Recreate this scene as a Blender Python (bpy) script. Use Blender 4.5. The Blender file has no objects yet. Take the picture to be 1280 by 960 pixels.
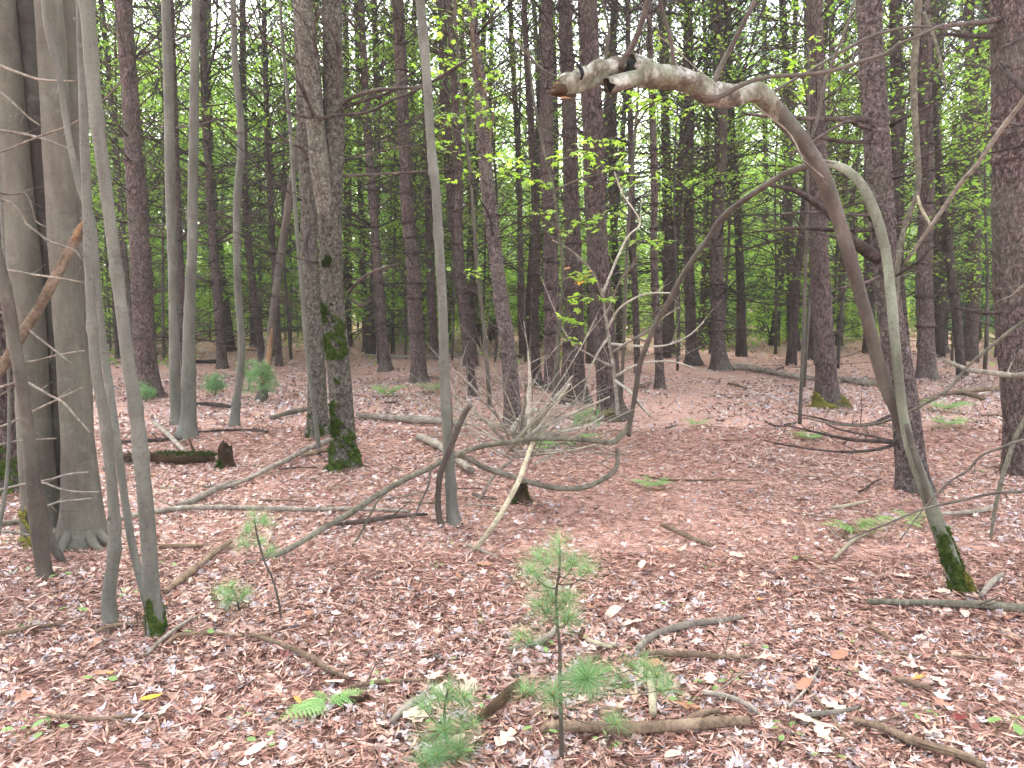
import bpy, math, random
import numpy as np
from mathutils import Vector

# ------------------------------------------------------------------ camera, sky, sun, exposure
scene = bpy.context.scene
F = 961.0                       # focal length in pixels of the 1280 px wide photograph
CAM_H = 1.55
PITCH = math.atan(108.0 / F)
cam_data = bpy.data.cameras.new('camera'); cam = bpy.data.objects.new('camera', cam_data)
scene.collection.objects.link(cam); scene.camera = cam
cam.location = (0, 0, CAM_H); cam.rotation_euler = (math.pi/2 - PITCH, 0, 0)
cam_data.sensor_width = 36; cam_data.lens = F/1280*36
cam_data.clip_start = 0.05; cam_data.clip_end = 600

SUN_EL, SUN_AZ = math.radians(52), math.radians(-20)     # azimuth measured from +Y (view direction) to the right
world = bpy.data.worlds.new('World'); scene.world = world; world.use_nodes = True
wn, wl = world.node_tree.nodes, world.node_tree.links
bg = wn['Background']; bg.inputs['Strength'].default_value = 0.15
sky = wn.new('ShaderNodeTexSky'); sky.sky_type = 'NISHITA'; sky.sun_disc = False
sky.sun_elevation = SUN_EL; sky.sun_rotation = SUN_AZ
sky.air_density = 1.0; sky.dust_density = 3.0; sky.ozone_density = 1.0
hs = wn.new('ShaderNodeHueSaturation'); hs.inputs['Saturation'].default_value = 0.28   # thin overcast: whiter sky
wl.new(sky.outputs[0], hs.inputs['Color']); wl.new(hs.outputs[0], bg.inputs['Color'])

sd = bpy.data.lights.new('sun', 'SUN'); sun = bpy.data.objects.new('sun', sd); scene.collection.objects.link(sun)
sd.energy = 1.5; sd.angle = math.radians(25); sd.color = (1.0, 0.95, 0.86)
sv = Vector((math.sin(SUN_AZ)*math.cos(SUN_EL), math.cos(SUN_AZ)*math.cos(SUN_EL), math.sin(SUN_EL)))
sun.rotation_euler = (-sv).to_track_quat('-Z', 'Y').to_euler(); sun.location = (0, 0, 40)

scene.view_settings.view_transform = 'Standard'; scene.view_settings.look = 'None'
scene.view_settings.gamma = 1; scene.view_settings.use_curve_mapping = False
scene.view_settings.exposure = 3.2
cy = scene.cycles
cy.max_bounces = 6; cy.diffuse_bounces = 4; cy.glossy_bounces = 2; cy.transmission_bounces = 4; cy.transparent_max_bounces = 4
cy.use_denoising = True; cy.sample_clamp_indirect = 6

R = random.Random(7)
rng = np.random.default_rng(7)
COL = scene.collection

# ------------------------------------------------------------------ pixel -> place
CP, SP = math.cos(PITCH), math.sin(PITCH)
_ph = rng.uniform(0, 6.28, 12)
def gz(x, y):
    x = np.asarray(x, float); y = np.asarray(y, float)
    z = (0.030*np.sin(0.9*x+_ph[0])*np.sin(0.8*y+_ph[1]) + 0.020*np.sin(2.1*x+0.7*y+_ph[2]) * np.sin(1.7*y+_ph[3])
         + 0.010*np.sin(4.7*x-2.1*y+_ph[4]) + 0.008*np.sin(5.3*y+3.1*x+_ph[5]) + 0.004*np.sin(13*x+_ph[6])*np.sin(11*y+_ph[7]))
    return z
def ray(px, py):
    a, b = (px-640)/F, -(py-480)/F
    return a, CP + b*SP, -SP + b*CP
def pt(px, py, Y):
    a, c, d = ray(px, py); s = Y/c
    return np.array([a*s, Y, CAM_H + d*s]), s
def at(px, py):
    a, c, d = ray(px, py); z = 0.0
    for _ in range(6):
        s = (z-CAM_H)/d; z = float(gz(a*s, c*s))
    return np.array([a*s, c*s, z]), s

# ------------------------------------------------------------------ mesh helpers
def mesh_from(name, V, Q=None, T=None, mats=(), smooth=True, mi=None):
    V = np.asarray(V, np.float32).reshape(-1, 3)
    Q = np.zeros((0, 4), np.int32) if Q is None else np.asarray(Q, np.int32).reshape(-1, 4)
    T = np.zeros((0, 3), np.int32) if T is None else np.asarray(T, np.int32).reshape(-1, 3)
    me = bpy.data.meshes.new(name)
    me.vertices.add(len(V)); me.vertices.foreach_set('co', V.ravel())
    nl = len(Q)*4 + len(T)*3
    me.loops.add(nl); me.loops.foreach_set('vertex_index', np.concatenate([Q.ravel(), T.ravel()]))
    me.polygons.add(len(Q)+len(T))
    st = np.concatenate([np.arange(len(Q))*4, len(Q)*4 + np.arange(len(T))*3]).astype(np.int32)
    me.polygons.foreach_set('loop_start', st)
    if smooth: me.polygons.foreach_set('use_smooth', np.ones(len(st), bool))
    for m in mats: me.materials.append(m)
    if mi is not None: me.polygons.foreach_set('material_index', np.asarray(mi, np.int32))
    me.update(calc_edges=True)
    return me

class MB:
    def __init__(s): s.V, s.Q, s.T, s.n = [], [], [], 0
    def add(s, V, Q=None, T=None):
        V = np.asarray(V, float).reshape(-1, 3)
        if Q is not None and len(Q): s.Q.append(np.asarray(Q)+s.n)
        if T is not None and len(T): s.T.append(np.asarray(T)+s.n)
        s.V.append(V); s.n += len(V)
    def mesh(s, name, mat, smooth=True):
        return mesh_from(name, np.concatenate(s.V), np.concatenate(s.Q) if s.Q else None,
                         np.concatenate(s.T) if s.T else None, [mat] if mat else [], smooth)

def obj(name, me, parent=None, loc=None):
    o = bpy.data.objects.new(name, me); COL.objects.link(o)
    if parent is not None: o.parent = parent
    if loc is not None: o.location = loc
    return o
def tag(o, label=None, cat=None, group=None, kind=None):
    if label: o['label'] = label
    if cat: o['category'] = cat
    if group: o['group'] = group
    if kind: o['kind'] = kind
    return o
def thing(name, label, cat, loc=(0, 0, 0), group=None):
    o = bpy.data.objects.new(name, None); COL.objects.link(o); o.location = loc; o.empty_display_size = 0.1
    return tag(o, label, cat, group)

def catmull(P, step):
    """resample control rows (any width) smoothly, about every `step` metres; first three columns are the position"""
    P = np.asarray(P, float)
    if len(P) < 2: return P
    E = np.vstack([2*P[0]-P[1], P, 2*P[-1]-P[-2]])
    out = []
    for i in range(1, len(E)-2):
        n = max(1, int(math.ceil(np.linalg.norm(E[i+1, :3]-E[i, :3])/step)))
        t = (np.arange(n)/n)[:, None]
        a, b, c, d = E[i-1], E[i], E[i+1], E[i+2]
        out.append(0.5*((2*b) + (c-a)*t + (2*a-5*b+4*c-d)*t*t + (3*b-a-3*c+d)*t**3))
    out.append(P[-1:])
    return np.vstack(out)

def tube(P, r, sides=8, cap=True, disp=None, th0=0.0):
    """P (n,3) centre line, r (n,) radii, disp(theta grid, arc grid, radius grid)->radius multiplier"""
    P = np.asarray(P, float); n = len(P); r = np.broadcast_to(np.asarray(r, float), (n,)).copy()
    T = np.gradient(P, axis=0) if n > 1 else np.array([[0, 0, 1.]])
    T /= np.linalg.norm(T, axis=1)[:, None] + 1e-12
    ref = np.array([1., 0, 0]) if abs(T[0, 0]) < 0.8 else np.array([0, 1., 0])
    U = np.zeros_like(P); u = ref - T[0]*np.dot(ref, T[0]); u /= np.linalg.norm(u)
    for i in range(n):
        u = u - T[i]*np.dot(u, T[i]); u /= np.linalg.norm(u)+1e-12; U[i] = u
    W = np.cross(T, U)
    th = th0 + np.linspace(0, 2*np.pi, sides, endpoint=False)
    arc = np.concatenate([[0], np.cumsum(np.linalg.norm(np.diff(P, axis=0), axis=1))])
    RR = np.repeat(r[:, None], sides, 1)
    if disp is not None:
        RR = RR*disp(np.broadcast_to(th, (n, sides)), np.repeat(arc[:, None], sides, 1), RR)
    V = P[:, None, :] + RR[:, :, None]*(np.cos(th)[None, :, None]*U[:, None, :] + np.sin(th)[None, :, None]*W[:, None, :])
    V = V.reshape(-1, 3)
    i = np.arange(n-1)[:, None]*sides; j = np.arange(sides)[None, :]; k = (j+1) % sides
    Q = np.stack([i+j, i+k, i+sides+k, i+sides+j], -1).reshape(-1, 4)
    Tt = None
    if cap:
        c0, c1 = len(V), len(V)+1
        V = np.vstack([V, P[0], P[-1]])
        jj = np.arange(sides); kk = (jj+1) % sides; b = (n-1)*sides
        Tt = np.vstack([np.stack([np.full(sides, c0), kk, jj], -1), np.stack([np.full(sides, c1), b+jj, b+kk], -1)])
    return V, Q, Tt

def wob(seed, a=0.06):
    g = np.random.default_rng(seed); p = g.uniform(0, 6.28, 8); f = g.uniform(0.7, 1.3, 8)
    def d(th, s, r):
        return 1 + a*(0.6*np.sin(2*th+1.6*f[0]*s+p[0]) + 0.5*np.sin(3*th-3.1*f[1]*s+p[1]) + 0.4*np.sin(5*f[2]*s+p[2])
                      + 0.3*np.sin(th+11*f[3]*s+p[3]) + 0.25*np.sin(4*th+17*f[4]*s+p[4]))
    return d

def cells(u, v, nu, seed):
    """cellular noise: u periodic over nu cells; returns F1, F2"""
    iu = np.floor(u).astype(int); iv = np.floor(v).astype(int)
    F1 = np.full(u.shape, 9.); F2 = np.full(u.shape, 9.)
    for a in (-1, 0, 1):
        for b in (-1, 0, 1):
            cu, cv = iu+a, iv+b
            h = (np.mod(cu, nu)*73856093 ^ cv*19349663 ^ seed*83492791) & 0xffffff
            jx = ((h*1103515245 + 12345) & 0xffff)/65535.; jy = ((h*69069 + 1013904223) >> 4 & 0xffff)/65535.
            d = np.hypot(cu+jx-u, cv+jy-v)
            m = d < F1; F2 = np.where(m, F1, np.minimum(F2, d)); F1 = np.where(m, d, F1)
    return F1, F2
def bark_disp(seed, nu, cell_h, depth, base=None):
    base = base or wob(seed, 0.03)
    def d(th, s, r):
        u = np.mod(th, 2*np.pi)/(2*np.pi)*nu + 0.25*np.sin(s*23+seed); u = np.mod(u, nu); v = s/cell_h + 0.3*np.sin(3*th)
        f1, f2 = cells(u, v, nu, seed)
        e = np.clip((f2-f1)/0.28, 0, 1)
        return base(th, s, r) + depth*(e-0.8) / np.maximum(r, 0.02) + 0.35*depth*np.sin(th*17+s*41)*e/np.maximum(r, .02)
    return d

# ------------------------------------------------------------------ materials
def S(c):   # sRGB 0-255 -> linear
    return tuple([0.61*(((x/255+0.055)/1.055)**2.4 if x > 10 else x/255/12.92) for x in c] + [1.0])
def G(c):   # litter and soil tones
    return tuple([v*k_ for v, k_ in zip(S(c)[:3], (1.50, 1.54, 1.52))] + [1.0])
def L(*c): return tuple(c) + (1.0,)
class NT:
    def __init__(s, name, rough=0.85, spec=0.2):
        s.m = bpy.data.materials.new(name); s.m.use_nodes = True; s.t = s.m.node_tree
        s.b = s.t.nodes['Principled BSDF']; s.b.inputs['Roughness'].default_value = rough
        s.b.inputs['Specular IOR Level'].default_value = spec
    def n(s, typ, **kw):
        x = s.t.nodes.new(typ)
        for k, v in kw.items():
            if k in x.inputs.keys(): x.inputs[k].default_value = v
            else: setattr(x, k, v)
        return x
    def l(s, a, b): s.t.links.new(a, b)
    def coord(s, scale=(1, 1, 1), kind='Object'):
        c = s.n('ShaderNodeTexCoord'); m = s.n('ShaderNodeMapping'); m.inputs['Scale'].default_value = scale
        s.l(c.outputs[kind], m.inputs[0]); return m.outputs[0]
    def noise(s, vec, scale, detail=4, rough=0.6):
        x = s.n('ShaderNodeTexNoise'); x.inputs['Scale'].default_value = scale; x.inputs['Detail'].default_value = detail
        x.inputs['Roughness'].default_value = rough; s.l(vec, x.inputs['Vector']); return x.outputs['Fac']
    def ramp(s, fac, stops, interp='LINEAR'):
        x = s.n('ShaderNodeValToRGB'); e = x.color_ramp.elements; x.color_ramp.interpolation = interp
        while len(e) < len(stops): e.new(0.5)
        for q, (p, c) in zip(e, stops): q.position = p; q.color = c
        s.l(fac, x.inputs[0]); return x.outputs[0]
    def mix(s, fac, a, b, mode='MIX'):
        x = s.n('ShaderNodeMix', data_type='RGBA', blend_type=mode)
        for sock, v in ((x.inputs[0], fac), (x.inputs[6], a), (x.inputs[7], b)):
            if hasattr(v, 'links') or hasattr(v, 'is_linked'): s.l(v, sock)
            else: sock.default_value = v
        return x.outputs[2]
    def bump(s, h, dist, strength=1.0):
        x = s.n('ShaderNodeBump'); x.inputs['Strength'].default_value = strength; x.inputs['Distance'].default_value = dist
        s.l(h, x.inputs['Height']); s.l(x.outputs[0], s.b.inputs['Normal'])
    def done(s, col):
        s.l(col, s.b.inputs['Base Color']); return s.m

def mat_pine_bark(name, dark, mid, light, vs=38, bd=0.008, zs=0.55):
    t = NT(name, 0.9, 0.15); v = t.coord((1, 1, zs))
    vo = t.n('ShaderNodeTexVoronoi', feature='DISTANCE_TO_EDGE'); vo.inputs['Scale'].default_value = vs
    wv = t.n('ShaderNodeVectorMath', operation='ADD'); nz = t.n('ShaderNodeTexNoise'); nz.inputs['Scale'].default_value = 22; nz.inputs['Detail'].default_value = 5
    sc = t.n('ShaderNodeVectorMath', operation='SCALE'); sc.inputs['Scale'].default_value = 0.075
    t.l(v, nz.inputs['Vector']); t.l(nz.outputs['Color'], sc.inputs[0]); t.l(v, wv.inputs[0]); t.l(sc.outputs[0], wv.inputs[1])
    t.l(wv.outputs[0], vo.inputs['Vector'])
    vc = t.n('ShaderNodeTexVoronoi'); vc.inputs['Scale'].default_value = vs; t.l(wv.outputs[0], vc.inputs['Vector'])
    n1 = t.noise(v, 5, 5); n2 = t.noise(v, 60, 3)
    oi = t.n('ShaderNodeObjectInfo')
    plate = t.ramp(vc.outputs['Color'], [(0.15, mid), (0.55, light), (0.9, mid)])
    c = t.mix(t.ramp(n1, [(0.35, L(0, 0, 0)), (0.7, L(.75, .75, .75))]), plate, light)
    c = t.mix(t.ramp(vo.outputs['Distance'], [(0.0, L(.55, .55, .55)), (0.14, L(0, 0, 0))]), c, dark)
    c = t.mix(t.ramp(t.noise(v, 34, 5, .75), [(.42, L(.7, .7, .7)), (.56, L(0, 0, 0))]), c, dark)
    c = t.mix(t.ramp(t.noise(v, 1.6, 3), [(0.5, L(0, 0, 0)), (0.68, L(.45, .45, .45))]), c, S((122, 122, 104)))   # thin lichen film
    hsv = t.n('ShaderNodeHueSaturation'); mp = t.n('ShaderNodeMapRange'); mp.inputs['To Min'].default_value = 0.72; mp.inputs['To Max'].default_value = 1.25
    t.l(oi.outputs['Random'], mp.inputs['Value']); t.l(mp.outputs[0], hsv.inputs['Value']); t.l(c, hsv.inputs['Color'])
    ht = t.mix(0.3, t.ramp(vo.outputs['Distance'], [(0, L(0, 0, 0)), (.16, L(1, 1, 1))]), n2)
    t.bump(ht, bd, 0.9)
    return t.done(hsv.outputs[0])
PINE = mat_pine_bark('pine_bark', S((44, 33, 31)), S((104, 84, 81)), S((152, 131, 126)), 34, .014)
PINE_FAR = mat_pine_bark('far_pine_bark', S((50, 39, 37)), S((98, 80, 77)), S((132, 113, 107)), 22, 0.02)
SCALY2 = mat_pine_bark('grey_scaly_bark', S((46, 39, 33)), S((112, 103, 93)), S((162, 153, 140)), 38, 0.010, 0.8)
SCALY = mat_pine_bark('scaly_bark', S((46, 35, 32)), S((114, 97, 93)), S((166, 148, 143)), 38, 0.010, 0.8)

def mat_smooth_bark(name, a, b, c_, spots=1.0, streak=0.35):
    t = NT(name, 0.75, 0.25); v = t.coord((1, 1, streak)); w = t.coord((1, 1, 1))
    n1 = t.noise(v, 7, 6, 0.65); n2 = t.noise(w, 30, 4); n3 = t.noise(w, 3, 3)
    c = t.ramp(n1, [(0.28, a), (0.5, b), (0.72, c_)])
    c = t.mix(t.ramp(n3, [(0.45, L(0, 0, 0)), (0.65, L(.5, .5, .5))]), c, S((116, 117, 102)))
    vo = t.n('ShaderNodeTexVoronoi'); vo.inputs['Scale'].default_value = 34; t.l(w, vo.inputs['Vector'])
    sm = t.n('ShaderNodeMath', operation='MULTIPLY'); t.l(t.ramp(vo.outputs['Distance'], [(0.06, L(1, 1, 1)), (0.24, L(0, 0, 0))]), sm.inputs[0]); t.l(t.ramp(t.noise(w, 6, 3), [(.52, L(0, 0, 0)), (.66, L(.6*spots, .6*spots, .6*spots))]), sm.inputs[1])
    c = t.mix(sm.outputs[0], c, S((172, 172, 160)))
    c = t.mix(t.ramp(t.noise(t.coord((1, 1, .12)), 26, 4), [(.5, L(0, 0, 0)), (.75, L(.4, .4, .4))]), c, S((84, 78, 70)))
    c = t.mix(t.ramp(t.noise(w, 4.5, 5, .7), [(.56, L(0, 0, 0)), (.72, L(.45, .45, .45))]), c, S((158, 156, 142)))
    vr = t.coord((1, 1, 7)); n4 = t.noise(vr, 12, 3)
    c = t.mix(t.ramp(n4, [(0.60, L(0, 0, 0)), (0.74, L(.42, .42, .42))]), c, S((52, 46, 40)))
    c = t.mix(t.ramp(t.noise(w, 85, 3, .7), [(.58, L(0, 0, 0)), (.70, L(.6, .6, .6))]), c, S((56, 50, 44)))
    t.bump(t.mix(0.5, n2, n4), 0.008, 1.0)
    return t.done(c)
BEECH = mat_smooth_bark('grey_smooth_bark', S((78, 71, 62)), S((110, 103, 91)), S((134, 127, 114)), 0.5)
DBEECH = mat_smooth_bark('dark_smooth_bark', S((52, 44, 42)), S((70, 60, 56)), S((88, 78, 72)), 0.1)
MAPLE = mat_smooth_bark('green_grey_maple_bark', S((88, 84, 76)), S((118, 115, 105)), S((146, 143, 132)), 0.9)
ARCH = mat_smooth_bark('pale_green_bark', S((92, 90, 74)), S((128, 128, 108)), S((164, 164, 142)), 0.9)
def mat_limb():
    t = NT('dead_limb_bark', .85, .2); w = t.coord(); n = t.noise(w, 11, 6, .7); c = t.ramp(n, [(.34, S((66, 52, 44))), (.44, S((112, 98, 86))), (.52, S((150, 144, 130))), (.62, S((206, 204, 192)))])
    c = t.mix(t.ramp(t.noise(w, 28, 4), [(.5, L(0, 0, 0)), (.62, L(.7, .7, .7))]), c, S((96, 84, 72))); c = t.mix(t.ramp(t.noise(w, 5, 3), [(.5, L(0, 0, 0)), (.6, L(.6, .6, .6))]), c, S((132, 138, 112)))
    t.bump(t.mix(.5, n, t.noise(w, 60, 5)), .012, 1); return t.done(c)
LIMB = mat_limb()
DSTEM = mat_smooth_bark('brown_stem_bark', S((64, 55, 49)), S((94, 82, 73)), S((126, 113, 102)), 0.4)

def mat_dead(name, a, b, lo=0.75, hi=1.3):
    t = NT(name, 0.9, 0.1); v = t.coord((1, 1, 1)); n = t.noise(v, 9, 4)
    oi = t.n('ShaderNodeObjectInfo'); c = t.ramp(n, [(0.3, a), (0.7, b)])
    hsv = t.n('ShaderNodeHueSaturation'); mp = t.n('ShaderNodeMapRange'); mp.inputs['To Min'].default_value = lo; mp.inputs['To Max'].default_value = hi
    t.l(oi.outputs['Random'], mp.inputs['Value']); t.l(mp.outputs[0], hsv.inputs['Value']); t.l(c, hsv.inputs['Color'])
    c2 = t.mix(t.ramp(t.noise(v, 38, 4, .7), [(.45, L(0, 0, 0)), (.62, L(.6, .6, .6))]), hsv.outputs[0], tuple(x*.55 for x in a[:3])+(1,))
    t.bump(t.noise(v, 70, 4), 0.005, 0.9); return t.done(c2)
    return t.done(hsv.outputs[0])
DEADB = mat_dead('dead_branch_bark', S((56, 46, 42)), S((112, 98, 92)), 0.65, 1.6)
GREYW = mat_dead('weathered_wood', S((118, 106, 96)), S((188, 177, 162)))
BLEACH = mat_dead('bleached_wood', S((176, 166, 150)), S((232, 224, 208)))
BROWNW = mat_dead('brown_dead_wood', S((100, 80, 66)), S((170, 146, 124)))
PALEW = mat_dead('pale_barkless_wood', S((160, 146, 122)), S((196, 186, 160)))
GREENW = mat_dead('greenish_grey_bark', S((92, 86, 74)), S((138, 131, 116)))
ROT = mat_dead('rotten_wood', S((52, 40, 32)), S((104, 82, 62)))
RAW = mat_dead('torn_raw_wood', S((150, 112, 80)), S((196, 160, 124)))

def mat_leaf(name, stops, trans=0.45, rough=0.55, by='island', spec=0.3):
    t = NT(name, rough, spec)
    if by == 'island': f = t.n('ShaderNodeNewGeometry').outputs['Random Per Island']
    else: f = t.n('ShaderNodeObjectInfo').outputs['Random']
    c = t.ramp(f, stops)
    v = t.coord((1, 1, 1)); c = t.mix(t.ramp(t.noise(v, 0.9, 2), [(.35, L(0, 0, 0)), (.7, L(.5, .5, .5))]), c, stops[len(stops)//2][1])
    tr = t.n('ShaderNodeBsdfTranslucent'); mx = t.n('ShaderNodeMixShader'); mx.inputs[0].default_value = trans
    hsv = t.n('ShaderNodeHueSaturation'); hsv.inputs['Saturation'].default_value = 1.12; hsv.inputs['Value'].default_value = 2.1
    t.l(c, hsv.inputs['Color']); t.l(hsv.outputs[0], tr.inputs['Color'])
    t.l(t.b.outputs[0], mx.inputs[1]); t.l(tr.outputs[0], mx.inputs[2])
    t.l(mx.outputs[0], t.t.nodes['Material Output'].inputs['Surface'])
    return t.done(c)
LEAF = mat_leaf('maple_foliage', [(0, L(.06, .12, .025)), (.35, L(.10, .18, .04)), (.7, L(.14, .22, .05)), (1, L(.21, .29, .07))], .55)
LEAFY = mat_leaf('maple_foliage_sunlit_tint', [(0, L(.09, .17, .03)), (.35, L(.14, .24, .045)), (.7, L(.19, .29, .06)), (1, L(.26, .34, .08))], .55)  # brighter copy of LEAF: the look of lit leaves put into the colour
LEAFD = mat_leaf('dark_foliage', [(0, L(.045, .095, .03)), (.5, L(.075, .135, .04)), (1, L(.11, .18, .05))], .5)
LEAFM = mat_leaf('maple_sapling_leaf', [(0, L(.14, .25, .04)), (.5, L(.22, .33, .06)), (1, L(.32, .40, .09))], .5, by='object')
LEAFO = mat_leaf('turning_maple_leaf', [(0, L(.45, .18, .08)), (1, L(.40, .30, .08))], .5, by='object')
NEEDLE = mat_leaf('pine_needles', [(0, L(.04, .08, .045)), (.5, L(.065, .115, .06)), (1, L(.10, .16, .085))], .35)
NEEDLES = mat_leaf('seedling_needles', [(0, L(.09, .17, .07)), (.5, L(.15, .26, .11)), (1, L(.28, .38, .20))], .4)
FERN = mat_leaf('fern_green', [(0, L(.14, .27, .08)), (1, L(.21, .35, .12))], .35)
HERB = mat_leaf('herb_green', [(0, L(.10, .20, .06)), (1, L(.20, .32, .11))], .45)
BUD = NT('orange_bud', .6).done(NT('x').n('ShaderNodeRGB').outputs[0]) if False else None
t_ = NT('orange_bud', .6); t_.b.inputs['Base Color'].default_value = L(.42, .25, .08); BUD = t_.m
t_ = NT('black_shade', .9); t_.b.inputs['Base Color'].default_value = L(.012, .011, .010); SHADE = t_.m  # near-black colour standing in for shade in the limb's openings

def mat_moss():
    t = NT('moss', 0.95, 0.1); v = t.coord((1, 1, 1)); n = t.noise(v, 26, 5)
    c = t.ramp(n, [(.3, L(.022, .036, .008)), (.5, L(.045, .070, .012)), (.72, L(.10, .125, .03))])
    t.bump(t.noise(v, 150, 4), 0.01, 1); return t.done(c)
MOSS = mat_moss()
t_ = NT('yellow_moss', 0.95, .1); v_ = t_.coord(); c_ = t_.ramp(t_.noise(v_, 40, 5), [(.3, L(.10, .11, .02)), (.7, L(.32, .27, .07))]); t_.bump(t_.noise(v_, 160, 3), .008, 1); YMOSS = t_.done(c_)

def mat_litter(name, stops, seed_scale=1.0, trans=0.1):
    t = NT(name, 0.5, 0.5); g = t.n('ShaderNodeNewGeometry').outputs['Random Per Island']
    c = t.ramp(g, stops, 'CONSTANT'); v = t.coord((1, 1, 1)); n = t.noise(v, 55, 3)
    c = t.mix(t.ramp(n, [(.4, L(0, 0, 0)), (.75, L(.35, .35, .35))]), c, S((120, 86, 78)))
    big = t.noise(v, 0.55, 3)
    c = t.mix(t.ramp(big, [(.45, L(0, 0, 0)), (.65, L(.35, .35, .35))]), c, S((176, 128, 114)))
    t.bump(n, 0.002, .5); return t.done(c)
LIT = mat_litter('dry_leaf', [(0, G((170, 140, 130))), (.09, G((198, 180, 174))), (.19, G((146, 110, 98))), (.27, G((182, 152, 138))), (.36, G((190, 180, 186))), (.46, G((156, 144, 150))),
                              (.55, G((160, 122, 108))), (.64, G((104, 78, 72))), (.70, G((210, 192, 184))), (.76, G((174, 162, 168))), (.84, G((128, 96, 88))), (.91, G((196, 158, 134))), (.96, G((118, 62, 52)))])
NEED = mat_litter('fallen_needles', [(0, G((184, 134, 118))), (.3, G((158, 110, 96))), (.6, G((202, 158, 142))), (.85, G((118, 80, 70)))])
PALELEAF = mat_litter('pale_dry_leaf', [(0, G((190, 162, 148))), (.5, G((182, 152, 136)))])
TANLEAF = mat_litter('tan_dry_leaf', [(0, S((176, 120, 88))), (.5, S((190, 138, 104)))])
t_ = NT('yellow_leaf', .5); t_.b.inputs['Base Color'].default_value = S((226, 190, 60)); YLEAF = t_.m
t_ = NT('orange_leaf', .5); t_.b.inputs['Base Color'].default_value = S((226, 160, 84)); OLEAF = t_.m
t_ = NT('red_leaf', .5); t_.b.inputs['Base Color'].default_value = S((120, 44, 44)); RLEAF = t_.m

def mat_ground():
    t = NT('forest_floor', 0.95, 0.1); v = t.coord((1, 1, 1)); 
    vs = t.coord((1, 1, 1)); n = t.noise(vs, 40, 6, .7); n2 = t.noise(vs, 0.5, 4); n3 = t.noise(vs, 7, 5)
    c = t.ramp(n, [(.3, G((122, 90, 82))), (.48, G((168, 129, 118))), (.62, G((196, 158, 147))), (.78, G((218, 193, 186)))])
    c = t.mix(t.ramp(n2, [(.4, L(0, 0, 0)), (.62, L(.55, .55, .55))]), c, G((186, 145, 133)))
    c = t.mix(t.ramp(n3, [(.55, L(0, 0, 0)), (.75, L(.5, .5, .5))]), c, G((204, 182, 177)))
    t.bump(t.mix(.5, n, t.noise(vs, 14, 4)), 0.03, .8); return t.done(c)
GROUND = mat_ground()

# ------------------------------------------------------------------ the ground
def ground():
    n = 420; k = 7.0; t = np.linspace(-1, 1, n)
    xs = 220*np.sinh(k*t)/np.sinh(k); ys = 4 + 220*np.sinh(k*t)/np.sinh(k)
    X, Y = np.meshgrid(xs, ys); V = np.stack([X, Y, gz(X, Y)], -1).reshape(-1, 3)
    far = np.clip((np.hypot(V[:, 0], V[:, 1]-4)-3)/10, 0, 1)
    V[:, 2] += (1-far)*rng.normal(0, .004, len(V)) - 0.006
    i = np.arange(n-1)[:, None]*n; j = np.arange(n-1)[None, :]
    Q = np.stack([i+j, i+j+1, i+n+j+1, i+n+j], -1).reshape(-1, 4)
    o = obj('ground', mesh_from('ground', V, Q, None, [GROUND])); tag(o, 'forest floor of reddish brown pine needles and leaves', None, None, 'structure')
ground()

# ------------------------------------------------------------------ leaf litter (nobody could count it)
def leaf_template(kind, g, simple=False):
    if kind == 'oak':
        n = 6 if not simple else 2
        tt = np.linspace(0.08, 0.92, n); w = .33*np.sin(np.pi*tt)**.6
        w = w*np.where(np.arange(n) % 2 == 0, 1.15, .5) if not simple else w*.9
        L_ = np.stack([tt-.5, w*g.uniform(.8, 1.2, n)], -1); R_ = np.stack([tt[::-1]-.5, -w[::-1]*g.uniform(.8, 1.2, n)], -1)
        o = np.vstack([[-.5, 0], L_, [.5, 0], R_])
    elif kind == 'maple':
        a = np.array([0, 25, 55, 85, 120, 150, 180, 210, 240, 275, 305, 335]) if not simple else np.array([0, 70, 140, 220, 290])
        r = np.array([.55, .24, .5, .2, .36, .22, .12, .22, .36, .2, .5, .24]) if not simple else np.array([.5, .4, .35, .35, .4])
        r = r*g.uniform(.85, 1.15, len(r)); o = np.stack([r*np.cos(np.radians(a)), r*np.sin(np.radians(a))], -1)
    else:
        tt = np.linspace(0, 2*np.pi, 8 if not simple else 4, endpoint=False); o = np.stack([.5*np.cos(tt), .23*np.sin(tt)], -1)
    m = len(o)
    if simple and kind != 'maple':
        V = np.column_stack([o, g.normal(0, .05, m)]); T = [[0, i, i+1] for i in range(1, m-1)]
    else:
        V = np.vstack([np.column_stack([o, np.zeros(m)]), [0, 0, 0]]); T = [[m, i, (i+1) % m] for i in range(m)]
    c1, c2 = g.uniform(-.2, 1.1), g.uniform(-.7, .7)
    V[:, 2] += c1*V[:, 1]**2*1.6 + c2*V[:, 0]**2*.9 + g.normal(0, .05, len(V))
    return V, np.array(T)
def rotm(yaw, pitch, roll):
    cy_, sy = np.cos(yaw), np.sin(yaw); cp, sp = np.cos(pitch), np.sin(pitch); cr, sr = np.cos(roll), np.sin(roll)
    M = np.empty((len(yaw), 3, 3))
    M[:, 0, 0] = cy_*cp; M[:, 0, 1] = cy_*sp*sr-sy*cr; M[:, 0, 2] = cy_*sp*cr+sy*sr
    M[:, 1, 0] = sy*cp; M[:, 1, 1] = sy*sp*sr+cy_*cr; M[:, 1, 2] = sy*sp*cr-cy_*sr
    M[:, 2, 0] = -sp; M[:, 2, 1] = cp*sr; M[:, 2, 2] = cp*cr
    return M
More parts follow.
